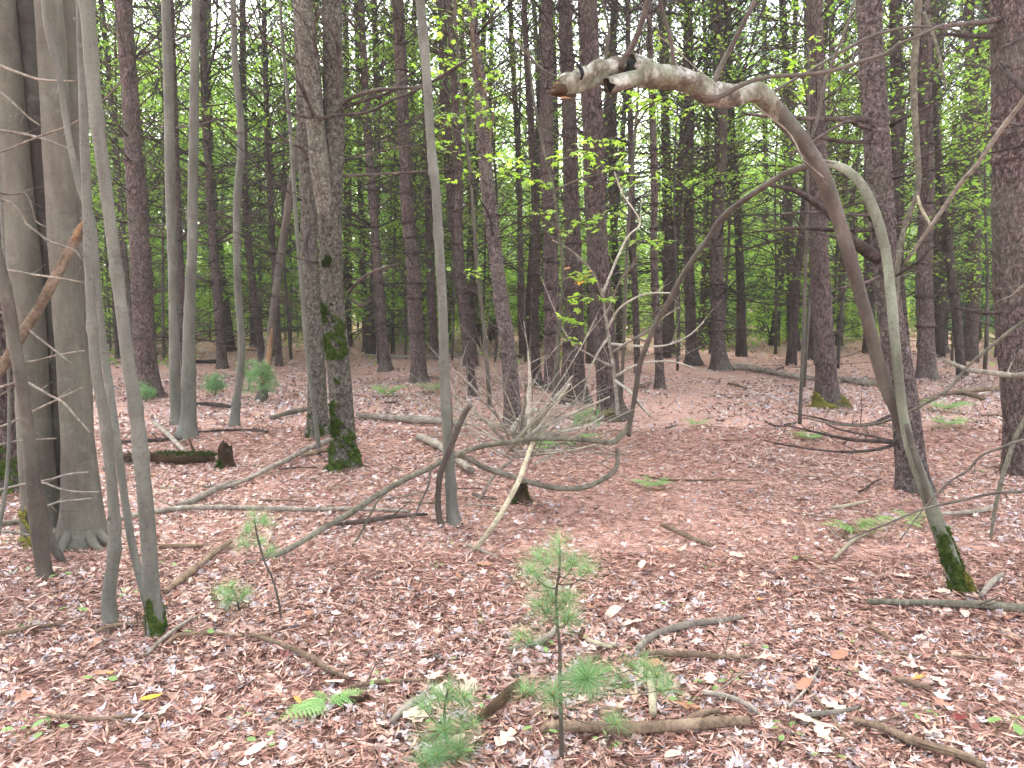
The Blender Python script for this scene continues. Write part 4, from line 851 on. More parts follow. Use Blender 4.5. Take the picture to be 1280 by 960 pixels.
# ---- THE ARCHED MAPLE with the heavy broken limb
ar, Ca, ba = stem('arched_maple', 'arched pale-green maple with a mossy foot, its tip bent down to the brush pile', 'tree',
     [(1206, 754, 32, 3.93), (1202, 742, 28, 3.93), (1192, 712, 24, 3.94), (1181, 680, 22, 3.96), (1170, 650, 20, 3.97), (1161, 625, 18, 3.99), (1150, 595, 16.5, 4.0), (1138, 560, 15, 4.02), (1129, 520, 13.5, 4.04), (1124, 480, 13, 4.06), (1119, 430, 13, 4.1), (1114, 370, 13, 4.2), (1108, 320, 13, 4.3), (1100, 285, 13.5, 4.33), (1090, 256, 13.5, 4.36), (1076, 230, 12.5, 4.4),
      (1060, 214, 11.5, 4.45), (1045, 207, 10.5, 4.5), (1028, 204, 9.5, 4.56)], ARCH, 24, .02, None, 50, (.10, .05), .045, 0)
limb(ar, ba, [(1048, 208, 9.5, 4.49), (1030, 204, 9, 4.55), (1013, 206, 8.5, 4.6), (998, 211, 8, 4.65), (978, 219, 7.5, 4.72), (945, 240, 7, 4.85), (918, 259, 7.5, 4.95), (900, 275, 7, 5.02), (884, 300, 7, 5.1), (868, 321, 6.5, 5.17), (850, 350, 7, 5.25), (836, 377, 7, 5.32), (822, 400, 6.5, 5.38), (808, 432, 7, 5.47), (800, 456, 7, 5.52), (796, 480, 7.5, 5.56), (792, 505, 6.5, 5.6), (789, 520, 6.5, 5.62), (786, 545, 5.5, 5.66)], DSTEM, 'bent_top', 12, .02, 9, 11, .10, 'thin dark bent-over top hanging down to the brush pile', tw=.3)
obj('moss', moss_patch(Ca, -.01, .36, -3.4, 0.4, 51, MOSS, -1.9, .006, 3500, .010, fl=.10), ar)
obj('moss', moss_patch(Ca, -.01, .20, -1.4, .9, 52, YMOSS, -.5, .012, 2500, .010, fl=.12), ar)
limb(ar, ba, [(1160, 628, 8, 3.95), (1154, 600, 8, 3.93), (1146, 575, 8, 3.93), (1140, 555, 8, 3.95), (1133, 530, 6, 3.97)], DSTEM, 'side_stem', 8, .03, 0, 1)
limb(ar, ba, [(1168, 652, 8, 4.05), (1158, 612, 9, 4.1), (1148, 588, 9, 4.12), (1138, 562, 8, 4.12), (1128, 535, 12, 4.13), (1118, 510, 14, 4.13), (1108, 485, 15, 4.12), (1096, 445, 15.5, 4.1), (1084, 400, 16, 4.05), (1073, 360, 16.5, 4.03), (1062, 320, 17, 4.0), (1051, 285, 17.5, 4.0), (1042, 258, 17.5, 3.98), (1031, 228, 18, 3.96), (1018, 203, 18.5, 3.94), (1003, 178, 19, 3.9), (987, 157, 20, 3.87), (970, 137, 21, 3.84), (958, 126, 20, 3.8)], DSTEM, 'dark_stem', 18, .015, 0, 6, .10)
limb(ar, ba, [(975, 146, 17, 3.86), (962, 129, 22, 3.8), (948, 117, 23, 3.76), (935, 114, 21, 3.72), (922, 119, 23, 3.68), (905, 120, 25, 3.62), (888, 117, 26, 3.56), (868, 106, 25, 3.5), (848, 99, 27, 3.44), (825, 95, 28, 3.38), (803, 92, 29, 3.32), (786, 90, 30, 3.29)], LIMB, 'limb', 40, .008, 0, 7, .15, 'heavy crooked dead limb with flaking whitish bark')
limb(ar, ba, [(790, 90, 22, 3.30), (775, 87, 27, 3.27), (766, 86, 33, 3.25), (757, 89, 30, 3.23), (750, 92, 35, 3.22), (741, 94, 37, 3.2), (731, 100, 33, 3.18), (722, 101, 35, 3.16), (714, 106, 30, 3.14), (707, 105, 30, 3.125), (701, 109, 26, 3.115), (697, 110, 22, 3.11), (696, 110, 17, 3.108)], LIMB, 'limb_end', 40, .006, 0, 8, .30, 'thick broken end of the dead limb, bark lifting off')
LE = [o for o in ar.children if o.name.startswith('limb_end')][0]
def sleeve(P0, P1, r0, r1, mat, name, sides=18, jag=.25, seed=1, arc=(0, 6.28)):
    """open bark tube with a wall of 3 mm"""
    g = np.random.default_rng(seed); s = np.linspace(0, 1, 7)[:, None]; P = P0+(P1-P0)*s; ax = (P1-P0)/np.linalg.norm(P1-P0)
    u = np.cross(ax, [0, 0, 1.]); u /= np.linalg.norm(u); w = np.cross(u, ax); th = np.linspace(arc[0], arc[1], sides)
    j = 1-jag*g.random(sides)*.6; mb = MB(); rings = []
    for rr_k in (0, -.003):
        for i, q in enumerate(s[:, 0]):
            r = r0+(r1-r0)*q+rr_k; c = P0+ax*np.linalg.norm(P1-P0)*q
            sh_ = ax[None]*((j-1)*np.linalg.norm(P1-P0)*q)[:, None]
            rings.append(c+sh_+(np.cos(th)[:, None]*u+np.sin(th)[:, None]*w)*(r*(1+.05*np.sin(3*th+i))[:, None]))
    V = np.vstack(rings); n = sides; Q = []
    for layer in (0, 7):
        for i in range(6):
            for k in range(n-1): Q.append([(layer+i)*n+k, (layer+i)*n+k+1, (layer+i+1)*n+k+1, (layer+i+1)*n+k])
    for k in range(n-1): Q.append([6*n+k, 6*n+k+1, 13*n+k+1, 13*n+k]); Q.append([k, k+1, 7*n+k+1, 7*n+k])
    mb.add(V, Q); return obj(name, mb.mesh(name, mat), ar)
P_ = lambda x, y, Y: pt(x, y, Y)[0]-ba
sleeve(P_(806, 92, 3.30), P_(782, 84, 3.26), .058, .062, LIMB, 'bark_sleeve', seed=3)
limb(LE, ba, [(721, 80, 3, 3.10), (726, 86, 5, 3.085), (728, 93, 5, 3.08), (726, 100, 3, 3.085)], SHADE, 'crack_shade', 7, .01, 0, 2, .15)  # raised black strip on the bark, painted shade of a crack
limb(LE, ba, [(796, 90, 25, 3.262), (781, 86, 27, 3.238)], SHADE, 'hollow_shade', 16, .02, 0, 2, .05)  # solid black plug, shade inside the sleeve given as colour
sleeve(P_(800, 96, 3.20), P_(757, 108, 3.12), .030, .034, LIMB, 'hollow_stub', seed=5)
limb(LE, ba, [(785, 100, 15, 3.18), (763, 106, 17, 3.14)], SHADE, 'hollow_shade', 12, .02, 0, 4, .05)  # solid black filling painted as the shade inside the stub
limb(LE, ba, [(703, 111, 15, 3.10), (696, 112, 14, 3.09), (692, 114, 10, 3.085), (690, 113, 5, 3.08)], ROT, 'rotten_core', 12, .006, 0, 5, .5)
for k, (x_, y_, w_) in enumerate([(701, 99, 5), (698, 103, 5), (699, 118, 6), (705, 121, 5), (712, 119, 4)]): limb(LE, ba, [(x_+8, y_, w_, 3.105), (x_, y_+1, w_*.8, 3.095), (x_-5, y_+1, 1, 3.09)], RAW if k % 2 else ROT, 'splinter', 5, .01, 0, k, .3)
for k, p in enumerate([
    [(773, 84, 11, 3.22), (780, 73, 8, 3.2), (790, 58, 7.5, 3.18), (798, 40, 7.5, 3.16), (805, 18, 7, 3.14), (811, -5, 6.5, 3.12), (822, -60, 5, 3.1)],
    [(842, 86, 7, 3.42), (841, 70, 5.5, 3.4), (838, 48, 5, 3.38), (831, 25, 4.5, 3.36), (825, 0, 4.5, 3.34), (815, -50, 4, 3.3)],
    [(891, 106, 9, 3.54), (897, 92, 7, 3.52), (908, 70, 7, 3.5), (918, 52, 7, 3.48), (931, 26, 6.5, 3.45), (944, 0, 6, 3.42), (965, -60, 5, 3.4)],
    [(884, 124, 7, 3.52), (900, 121, 6.5, 3.5), (918, 111, 6, 3.48), (940, 101, 5.5, 3.46), (970, 95, 5, 3.44), (1010, 93, 5, 3.44), (1045, 87, 5, 3.44), (1080, 76, 4.6, 3.44), (1110, 66, 4.5, 3.44), (1122, 56, 4, 3.44), (1145, 46, 3.4, 3.44), (1180, 30, 2.6, 3.44)],
    [(960, 118, 4, 3.8), (985, 104, 4, 3.82), (1020, 84, 4, 3.85), (1060, 60, 4, 3.88), (1100, 42, 3.6, 3.9), (1150, 33, 3, 3.95), (1210, 40, 2.2, 4.0)],
    [(1010, 180, 4, 3.9), (1020, 155, 4, 3.88), (1028, 120, 4, 3.86), (1036, 90, 3.6, 3.84), (1052, 50, 3.2, 3.8), (1066, 10, 2.8, 3.78), (1075, -30, 2, 3.75)],
    [(757, 78, 4, 3.2), (758, 62, 4, 3.2), (760, 50, 6, 3.2), (761, 38, 3.4, 3.2), (756, 12, 2.6, 3.2), (752, -20, 2, 3.2)],
    [(696, 96, 3.4, 3.12), (680, 88, 3, 3.1), (664, 73, 3, 3.08), (650, 58, 2.8, 3.06), (636, 40, 2.2, 3.04)],
    [(885, 98, 2.2, 3.54), (862, 78, 2, 3.5), (845, 62, 1.8, 3.48), (820, 42, 1.4, 3.45)],
    [(940, 130, 2.4, 3.75), (985, 165, 2.2, 3.8), (1005, 200, 2, 3.8), (1030, 222, 1.6, 3.8)]]):
    limb(ar, ba, p, DSTEM if k not in (8, 9) else GREYW, 'branch', 8, .03, 1 if k < 8 else 2, k, .05, tw=.3)

ds, _, bd = stem('dead_shrub', 'leafless shrub with pale arching twigs in front of the thickest rough trunk', 'dead shrub', [(772, 512, 5), (768, 470, 5), (762, 430, 4.5), (757, 395, 4), (752, 360, 3)], GREYW, 8, .05, None, 55, Y0=8.2)
for k, p in enumerate([[(766, 440, 4, 8.2), (785, 428, 3.5, 8.0), (812, 412, 3, 7.8), (830, 396, 2.2, 7.6), (850, 384, 1.6, 7.5)], [(764, 430, 4, 8.2), (790, 432, 3, 8.0), (830, 432, 2.5, 7.8), (860, 420, 2, 7.7), (880, 402, 1.6, 7.6)],
    [(762, 420, 4, 8.2), (748, 440, 3, 8), (735, 470, 2.4, 7.9), (728, 505, 1.8, 7.8)], [(760, 410, 4, 8.2), (775, 385, 3, 8), (805, 368, 2.4, 7.8), (840, 366, 1.8, 7.7)], [(757, 395, 3.5, 8.2), (776, 350, 3, 8), (790, 335, 3, 7.8), (798, 317, 2.2, 7.7)],
    [(770, 470, 4, 8.2), (800, 455, 3, 8), (840, 452, 2.2, 7.8), (872, 462, 1.6, 7.7)], [(768, 460, 4, 8.2), (740, 445, 3, 8.1), (712, 425, 2.4, 8.0), (690, 380, 2, 7.9), (676, 345, 1.5, 7.9)], [(768, 475, 4, 8.2), (790, 492, 3, 8), (812, 520, 2, 7.9)],
    [(756, 380, 3, 8.2), (740, 340, 2.6, 8), (712, 312, 2.2, 7.9), (690, 300, 1.6, 7.8)], [(754, 365, 3, 8.2), (782, 300, 2.6, 8.0), (800, 278, 2.2, 7.9), (778, 242, 2, 7.8), (768, 215, 1.4, 7.7)]]):
    limb(ds, bd, p, (GREYW, BLEACH)[k % 2], 'twig', 6, .04, 6, k, .08, tw=.45)
# ---- young maples carrying the bright leaf sprays (each leaf is a piece of its own)
def maple_leaf_mesh(seed, mat):
    g = np.random.default_rng(seed); a = np.array([0, 14, 28, 45, 62, 80, 98, 115, 135, 160, 180, 200, 225, 245, 262, 280, 298, 315, 332, 346])
    r = np.array([1, .62, .45, .62, .9, .52, .42, .60, .42, .28, .08, .28, .42, .60, .42, .52, .9, .62, .45, .62])*.5*g.uniform(.92, 1.06, 20)
    x, y = r*np.cos(np.radians(a))+.05, r*np.sin(np.radians(a)); z = -.35*y*y-.25*x*x+g.normal(0, .012, 20)
    V = np.vstack([np.column_stack([x, y, z]), [0.05, 0, .02], [-.55, .002, -.02], [-.55, -.002, -.02]]); T = [[20, i, (i+1) % 20] for i in range(20)]+[[20, 21, 22]]
    return mesh_from('leaf', V, None, T, [mat], False)
ML = [maple_leaf_mesh(k, LEAFM) for k in range(4)]; MLO = [maple_leaf_mesh(9+k, LEAFO) for k in range(2)]
def leaf_spray(root, base, twig, n, spread, seed, size=.07, orange=0.0, mat=DSTEM, thick=3):
    """twig: pixel trace (x,y,Y); leaves hang in a flat layer round its outer part"""
    g = np.random.default_rng(seed); P = np.array([pt(x, y, Y)[0]-base for x, y, Y in twig]); C = catmull(P, .06)
    s = pt(twig[0][0], twig[0][1], twig[0][2])[1]
    mb = MB(); mb.add(*tube(C, np.linspace(thick*s/(2*F), .0012, len(C)), 5)); nl = 0
    placed = []
    for k in range(max(2, int(n*1.15)//5+1)):
        i = g.integers(len(C)//4, len(C)); b0 = C[i]; d = g.normal(0, 1, 3)*np.array([1, 1, .22]); d /= np.linalg.norm(d); ln = spread*g.uniform(.3, 1)
        q = np.linspace(0, 1, 4)[:, None]; tw = b0+d*ln*q+np.array([0, 0, -.04])*q*q; mb.add(*tube(tw, np.array([.0016, .0014, .0011, .0008]), 3, cap=False))
        for j in range(5):
            placed.append((b0+d*ln*g.uniform(.3, 1.05)+g.normal(0, .035, 3)*np.array([1, 1, .5]), math.atan2(d[1], d[0])))
    twg = obj('twig', mb.mesh('twig', mat), root)
    for p, az in placed[:int(n*1.15)]:
        ms = MLO if g.random() < orange else ML
        o = obj('leaf', ms[g.integers(len(ms))], twg); o.location = p; o.scale = (1.18*size*g.uniform(.6, 1.2),)*3
        o.rotation_euler = (g.normal(0, .35), g.normal(.28, .35), az+g.normal(0, .8))
sp1, _, b = stem('maple_sapling', 'slender young maple in front of the rough centre trunks, one leaf spray turning orange', 'young tree', [(693, 497, 6), (696, 450, 5.5), (700, 400, 5.5), (704, 350, 5), (700, 300, 4.5), (692, 240, 4.5), (680, 190, 4), (668, 130, 3.5), (660, 60, 3)], GREENW, 8, .06, None, 61, Y0=7.2)
for k, (tw, n, sp, sz, og) in enumerate([
    ([(704, 350, 7.2), (722, 345, 7.0), (742, 352, 6.8)], 26, .22, .095, .25),
    ([(704, 375, 7.2), (725, 370, 7.0), (748, 372, 6.8)], 26, .24, .095, .03),
    ([(702, 395, 7.2), (716, 392, 7.0), (722, 400, 6.9)], 14, .16, .09, 0),
    ([(700, 300, 7.2), (725, 280, 7.0), (755, 266, 6.8)], 30, .26, .085, 0),
    ([(692, 240, 7.2), (720, 226, 7.0), (770, 214, 6.8), (810, 222, 6.7)], 40, .34, .085, 0),
    ([(690, 235, 7.2), (660, 222, 7.0), (620, 205, 6.9), (600, 195, 6.8)], 55, .40, .085, 0),
    ([(685, 205, 7.2), (705, 198, 7.0), (740, 192, 6.8)], 34, .34, .085, 0),
    ([(700, 290, 7.2), (680, 272, 7.0), (665, 262, 6.9)], 16, .22, .08, 0),
    ([(700, 420, 7.2), (708, 424, 7.0), (716, 428, 6.9)], 10, .12, .08, 0)]):
    leaf_spray(sp1, b, tw, n, sp, 70+k, sz, og, GREENW)
sp2, _, b = stem('maple_sapling', 'young maple behind the pale maple stem, leafy sprays near the top of the view', 'young tree', [(612, 500, 6), (606, 420, 5), (596, 330, 5), (590, 240, 4.5), (582, 160, 4), (572, 60, 4), (566, -40, 3.5)], DSTEM, 8, .06, None, 62, Y0=8.3)
for k, (tw, n, sp, sz) in enumerate([
    ([(584, 170, 8.3), (560, 158, 8.0), (535, 150, 7.9)], 34, .4, .09), ([(580, 130, 8.3), (600, 100, 8.0), (610, 85, 7.8)], 24, .4, .09),
    ([(575, 90, 8.3), (550, 78, 8.0), (530, 72, 7.9)], 34, .45, .09), ([(572, 50, 8.3), (560, 25, 8.0), (545, 12, 7.9)], 34, .45, .09),
    ([(586, 165, 8.3), (610, 160, 8), (630, 140, 7.9)], 24, .4, .09), ([(590, 230, 8.3), (570, 210, 8), (560, 160, 7.9)], 30, .35, .08),
    ([(572, 30, 8.3), (590, 10, 8), (604, -5, 7.8)], 24, .4, .09), ([(600, 350, 8.3), (580, 340, 8), (562, 330, 7.9)], 20, .35, .07)]):
    leaf_spray(sp2, b, tw, n, sp, 170+k, sz)
sp3, _, b = stem('maple_sapling', 'thin young maple under the crooked dead limb, flat pale-green sprays', 'young tree', [(776, 505, 5), (780, 420, 5), (783, 330, 4.5), (788, 240, 4.5), (795, 150, 4), (802, 60, 3.5)], DSTEM, 8, .06, None, 63, Y0=8.6)
for k, (tw, n, sp, sz) in enumerate([
    ([(794, 160, 8.6), (815, 130, 8.2), (850, 118, 8.0)], 40, .42, .1), ([(796, 140, 8.6), (830, 122, 8.3), (880, 126, 8.1)], 30, .4, .1),
    ([(798, 110, 8.6), (815, 60, 8.3), (828, 35, 8.1)], 20, .3, .1), ([(790, 230, 8.6), (810, 228, 8.3), (835, 236, 8.1)], 26, .4, .09),
    ([(784, 310, 8.6), (800, 302, 8.3), (822, 298, 8.1)], 26, .4, .09), ([(792, 180, 8.6), (770, 172, 8.3), (750, 180, 8.1)], 20, .35, .09)]):
    leaf_spray(sp3, b, tw, n, sp, 270+k, sz)
sp4, _, b = stem('maple_sapling', 'young maple whose yellow-green spray shows between the arched stem and the pinkish pine', 'young tree', [(1000, 520, 5), (1004, 420, 5), (1008, 300, 4.5), (1010, 180, 4), (1012, 60, 4)], DSTEM, 8, .06, None, 64, Y0=8.4)
for k, (tw, n, sp, sz) in enumerate([([(1010, 130, 8.4), (1000, 76, 8.1), (996, 66, 8.0)], 22, .3, .1), ([(1010, 140, 8.4), (985, 110, 8.1), (965, 106, 8.0)], 16, .3, .1), ([(1012, 90, 8.4), (1015, 60, 8.1), (1010, 50, 8)], 12, .2, .1)]):
    leaf_spray(sp4, b, tw, n, sp, 370+k, sz)

# ================================================================== WOOD ON THE GROUND
def ground_stick(name, label, cat, pts, mat, sides=9, twigs=0, wobble=.07, sink=.25, parts=(), group=None):
    """pts (x,y,w[,height above the ground in m])"""
    rows = []
    for q in pts:
        p, s = at(q[0], q[1]); r = q[2]*s/(2*F)
        if len(q) > 3:      # raised: slide along the view ray to the wanted height
            a_, c_, d_ = ray(q[0], q[1]); s = (q[3]+p[2]-CAM_H)/d_; p = np.array([a_*s, c_*s, CAM_H+d_*s]); r = q[2]*s/(2*F)
        rows.append([p[0], p[1], p[2]+(r*(1-sink)+.024 if len(q) < 4 else 0), r])
    rows = np.array(rows); base = rows[len(rows)//2, :3].copy(); rows[:, :3] -= base
    root = thing(name, label, cat, base, group); C = catmull(rows, .03); seed = int(abs(pts[0][0])*3+pts[0][1]*5) % 9999
    mb = MB(); mb.add(*tube(C[:, :3], np.maximum(C[:, 3], .0015), sides, disp=wob(seed, wobble)))
    g = np.random.default_rng(seed)
    for k in range(twigs):
        i = g.integers(1, len(C)-1); d = C[i, :3]-C[i-1, :3]; d /= np.linalg.norm(d)+1e-9; v = d*g.uniform(.3, 1)+np.array([g.normal(0, .6), g.normal(0, .6), abs(g.normal(0, .3))]); v /= np.linalg.norm(v)
        ln = g.uniform(.08, .3); s = np.linspace(0, 1, 4)[:, None]; mb.add(*tube(C[i, :3]+v*ln*s, C[i, 3]*.4*(1-.7*s[:, 0]), 4, cap=False))
    obj('stick', mb.mesh('stick', mat), root)
    return root, base, C
gs = ground_stick
LOG = 'log'; ST = 'stick'
gs('fallen_pole', 'long pale pole lying left to right beyond the mossy-footed stem', 'pole', [(150, 655, 7), (175, 650, 7.5), (205, 645, 7.5), (240, 641, 7), (290, 641, 6.5), (340, 642, 6.5), (390, 643, 6), (440, 642, 5.5), (480, 643, 5), (512, 645, 4)], GREYW, twigs=2)
gs('fallen_pole', 'short pale pole butt lying at the foot of the beech clump on the left edge', 'pole', [(-15, 665, 8), (10, 661, 8), (40, 658, 8), (60, 660, 6)], GREYW)
gs('fallen_branch', 'stout pale branch piece angled behind the long pale pole', 'branch', [(224, 640, 9), (245, 631, 8.5), (268, 619, 8), (288, 610, 7), (302, 607, 5)], GREYW)
gs('fallen_branch', 'long thin grey branch running up to the big double tree', 'branch', [(228, 635, 3), (270, 618, 4), (310, 604, 5), (340, 589, 6), (365, 577, 6), (390, 564, 6.5), (414, 555, 7)], GREYW, twigs=2)
gs('fallen_branch', 'short dark branch at the left foot of the big double tree', 'branch', [(378, 575, 5), (395, 570, 6), (415, 566, 6)], BROWNW)
gs('fallen_branch', 'grey branch piece lying left of the rear trunk of the double tree', 'branch', [(340, 527, 6), (355, 522, 6), (375, 517, 6), (392, 514, 5)], GREYW)
gs('fallen_log', 'grey flaky log lying behind the smooth pale maple stem', LOG, [(446, 523, 6.5), (470, 526, 7), (495, 528, 8), (520, 530, 9), (545, 532, 9.5), (570, 534, 9), (582, 535, 7)], GREYW, 12, 1, .12)
gs('fallen_log', 'short dark log slanting on the ground right behind the crooked dead stem', LOG, [(524, 552, 9), (542, 560, 10), (560, 570, 10), (575, 583, 11), (588, 595, 10)], GREYW, 12, 2, .2)
t, b, C = gs('rotten_log', 'mossy rotten log lying left of the little stump', LOG, [(135, 577, 9), (160, 580, 11), (185, 580, 13), (205, 580, 13), (230, 581, 13), (250, 580, 12), (268, 579, 9)], ROT, 16, 8, .22)
mb = MB(); g = np.random.default_rng(5)
for k in range(2600):
    i = g.integers(len(C)); p = C[i, :3]+np.array([g.normal(0, .02), g.normal(0, .03), C[i, 3]*.9+g.uniform(-.02, .01)])
    if math.sin(C[i, 0]*6)+g.normal(0, .4) < .1: continue
    d = g.normal(0, .4, 3)+np.array([0, -.2, 1]); e = np.cross(d, g.normal(0, 1, 3)); e /= np.linalg.norm(e)
    mb.add([p-e*.006, p+e*.006, p+d*.022], None, [[0, 1, 2]])
obj('moss', mb.mesh('moss', MOSS, False), t)
gs('fallen_branch', 'dark straight branch behind the mossy rotten log', 'branch', [(140, 558, 4), (175, 556, 5), (205, 554, 5), (228, 553, 4)], DEADB, twigs=3)
gs('fallen_branch', 'bleached branch end pointing down-right beside the maple pair', 'branch', [(193, 533, 5), (207, 545, 6), (218, 556, 6), (228, 566, 5), (236, 572, 3)], GREYW, twigs=3)
gs('fallen_branch', 'thin dark branch on the ground between the crooked pale stem and the maple pair', 'branch', [(243, 508, 4), (262, 509, 5), (280, 511, 5), (293, 512, 4)], DEADB)
gs('fallen_branch', 'thin branch along the ground in front of the crooked pale-grey stem', 'branch', [(245, 544, 2.5), (275, 542, 3), (305, 541, 3), (335, 543, 2.5)], DEADB, twigs=2)
gs('fallen_branch', 'dark thin branch under the right end of the long pale pole', 'branch', [(405, 662, 5), (430, 660, 5), (455, 658, 7), (480, 653, 6), (510, 650, 5), (535, 648, 3.5)], DEADB, twigs=4)
gs('fallen_branch', 'short thick dark stick right of the mossy-footed stem', ST, [(200, 690, 6), (222, 690, 6), (240, 689, 5), (254, 689, 4)], BROWNW, twigs=2)
gs('fallen_branch', 'pair-angled brown dead branch rising toward the pine seedling on the left', 'branch', [(207, 748, 7), (222, 736, 8), (236, 725, 9), (243, 719, 9), (256, 708, 6), (268, 698, 8), (288, 683, 6)], BROWNW, 10, 0, .1)
# long pole from the ground up to the crossed stems and beyond
t = thing('fallen_pole', 'long greenish-grey pole slanting from the left foreground up across the pale maple stem', 'pole', at(400, 665)[0]); b = np.array(t.location)
limb(t, b, [(236, 733, 5.6, at(236, 733)[0][1]), (262, 721, 6.0, 4.22), (300, 708, 6.8, 4.36), (335, 698, 7.6, 4.46), (365, 684, 7.6, 4.56), (400, 663, 7.6, 4.68), (435, 643, 7.6, 4.79), (470, 620, 7.6, 4.9), (505, 600, 7.2, 5.0), (535, 586, 7.2, 5.08), (556, 575, 6.8, 5.12), (580, 565, 6.4, 5.2), (605, 557, 6.4, 5.3), (635, 553, 6.0, 5.4), (665, 549, 6.0, 5.5), (700, 548, 6.4, 5.55), (735, 550, 6.4, 5.6), (765, 553, 6.8, 5.63), (775, 545, 6.4, 5.65), (784, 536, 6.4, 5.66), (788, 524, 5.6, 5.67)], GREENW, 'stick', 12, .02, 0, 1, .06)
limb(t, b, [(535, 586, 4, 5.08), (520, 592, 3.5, 5.05), (500, 600, 3, 5.0), (485, 614, 3, 4.95), (473, 625, 2.6, 4.85), (462, 645, 3, 4.78), (450, 668, 3, 4.72), (440, 682, 2.6, 4.66), (420, 700, 2.2, 4.6)], GREENW, 'side_branch', 6, .03, 5, 2, tw=.22)
limb(t, b, [(538, 585, 3, 5.08), (536, 605, 2.6, 5.02), (527, 625, 2.6, 4.98), (518, 645, 2, 4.9), (505, 660, 1.6, 4.8)], DSTEM, 'side_branch', 6, .03, 4, 3, tw=.22)
limb(t, b, [(786, 520, 5, 5.67), (787, 532, 5, 5.67), (787, 545, 4, 5.67)], DSTEM, 'broken_tip', 6, .02)
t = thing('fallen_branch', 'curved dark branch looping from the crossed stems round to the right and back up', 'branch', at(680, 608)[0]); b = np.array(t.location)
limb(t, b, [(567, 567, 6.4, 5.2), (585, 573, 6.8, 5.22), (605, 584, 6.8, 5.25), (625, 591, 6.8, 5.3), (645, 597, 6.8, 5.35), (670, 605, 6.4, 5.45), (700, 610, 6.4, 5.5), (730, 609, 6.4, 5.55), (752, 600, 6.4, 5.6), (768, 588, 6.0, 5.63), (772, 575, 5.2, 5.65), (771, 560, 4.0, 5.66)], GREENW, 'stick', 12, .02, 0, 4, .08)
gs('fallen_pole', 'pale barkless pole leaning from the litter up into the brush pile', 'pole', [(592, 689, 7, .012), (605, 673, 7, .10), (620, 652, 7, .2), (635, 627, 6.5, .28), (648, 602, 6.5, .36), (658, 575, 6, .45), (668, 548, 5.5, .5), (678, 530, 4, .55)], PALEW, 10, 0, .04)
gs('fallen_twig', 'pale twig on the ground at the foot of the leaning barkless pole', ST, [(582, 686, 3), (600, 693, 3.5), (622, 702, 2.5)], GREYW)

# brush pile : a broken dead tree top
bp, bpos = None, at(650, 600)[0]
bp = thing('brush_pile', 'tangle of bleached dead branches from a broken tree top, in the middle of the scene', 'brush pile', bpos)
g = np.random.default_rng(77)
main = [[(652, 545, 14, 5.9), (656, 530, 13, 5.92), (662, 520, 10, 5.95), (668, 510, 7, 6.0)],
        [(658, 548, 9, 5.9), (668, 532, 9, 5.85), (680, 515, 8, 5.8), (692, 500, 6, 5.75), (704, 486, 4, 5.7), (715, 470, 2, 5.65)],
        [(661, 545, 3, 5.7), (661, 520, 5, 5.68), (661, 500, 4.6, 5.66), (662, 470, 4, 5.64), (660, 440, 2, 5.6)],
        [(645, 560, 5, 5.8), (668, 545, 4.5, 5.75), (690, 528, 4, 5.7), (720, 515, 4, 5.65), (745, 504, 3, 5.6), (762, 496, 2, 5.55)],
        [(642, 568, 6, 5.8), (655, 550, 5.5, 5.75), (675, 533, 5, 5.7), (695, 505, 4.5, 5.6), (712, 480, 3, 5.5)],
        [(640, 562, 5, 5.8), (620, 540, 4.5, 5.75), (600, 520, 4, 5.7), (580, 505, 3.6, 5.65), (566, 494, 3, 5.6)],
        [(642, 565, 4, 5.8), (628, 530, 4, 5.7), (608, 505, 3.6, 5.65), (585, 478, 3, 5.6), (566, 462, 2, 5.55)],
        [(650, 560, 4, 5.8), (652, 530, 4, 5.8), (657, 500, 3.4, 5.75), (655, 478, 2, 5.7)],
        [(662, 550, 5, 5.7), (700, 540, 4, 5.8), (735, 532, 3, 5.9), (755, 520, 2, 6.0)],
        [(650, 545, 8, 5.85), (640, 540, 7, 5.8), (655, 522, 12, 5.85), (666, 512, 10, 5.9)],
        [(640, 575, 4, 5.6), (622, 590, 3.6, 5.5), (608, 610, 3, 5.4), (598, 625, 2, 5.35)],
        [(668, 580, 3, 5.7), (690, 568, 3, 5.8), (705, 560, 2, 5.9)]]
for k, p in enumerate(main):
    limb(bp, bpos, p, GREYW if k in (5, 6, 7, 10) else BLEACH, 'branch', 8, .025, 5 if k not in (0, 9) else 0, 90+k, .1, tw=.38)
for k in range(40):
    a = g.choice([0, 0, math.pi])+g.normal(0, .55); el = abs(g.normal(.45, .35)); o0 = pt(654+g.normal(0, 9), 556+g.normal(0, 12), 5.8+g.normal(0, .15))[0]-bpos; ln = g.uniform(.3, 1.15)
    d = np.array([math.cos(a)*math.cos(el), math.sin(a)*math.cos(el), math.sin(el)]); s = np.linspace(0, 1, 7)[:, None]; cv = g.normal(0, .14, 3)
    mb = MB(); mb.add(*tube(o0+d*ln*s+cv*ln*s*s, g.uniform(.003, .010)*(1-.8*s[:, 0]), 5))
    for j in range(4):
        q = g.uniform(.3, .9); e = d+g.normal(0, .6, 3); e /= np.linalg.norm(e); b0 = o0+d*ln*q+cv*ln*q*q; s2 = np.linspace(0, 1, 3)[:, None]; mb.add(*tube(b0+e*ln*.35*s2, np.array([.003, .002, .001]), 3, cap=False))
    obj('branch', mb.mesh('branch', (GREYW, BLEACH, BLEACH, PALEW)[k % 4]), bp)

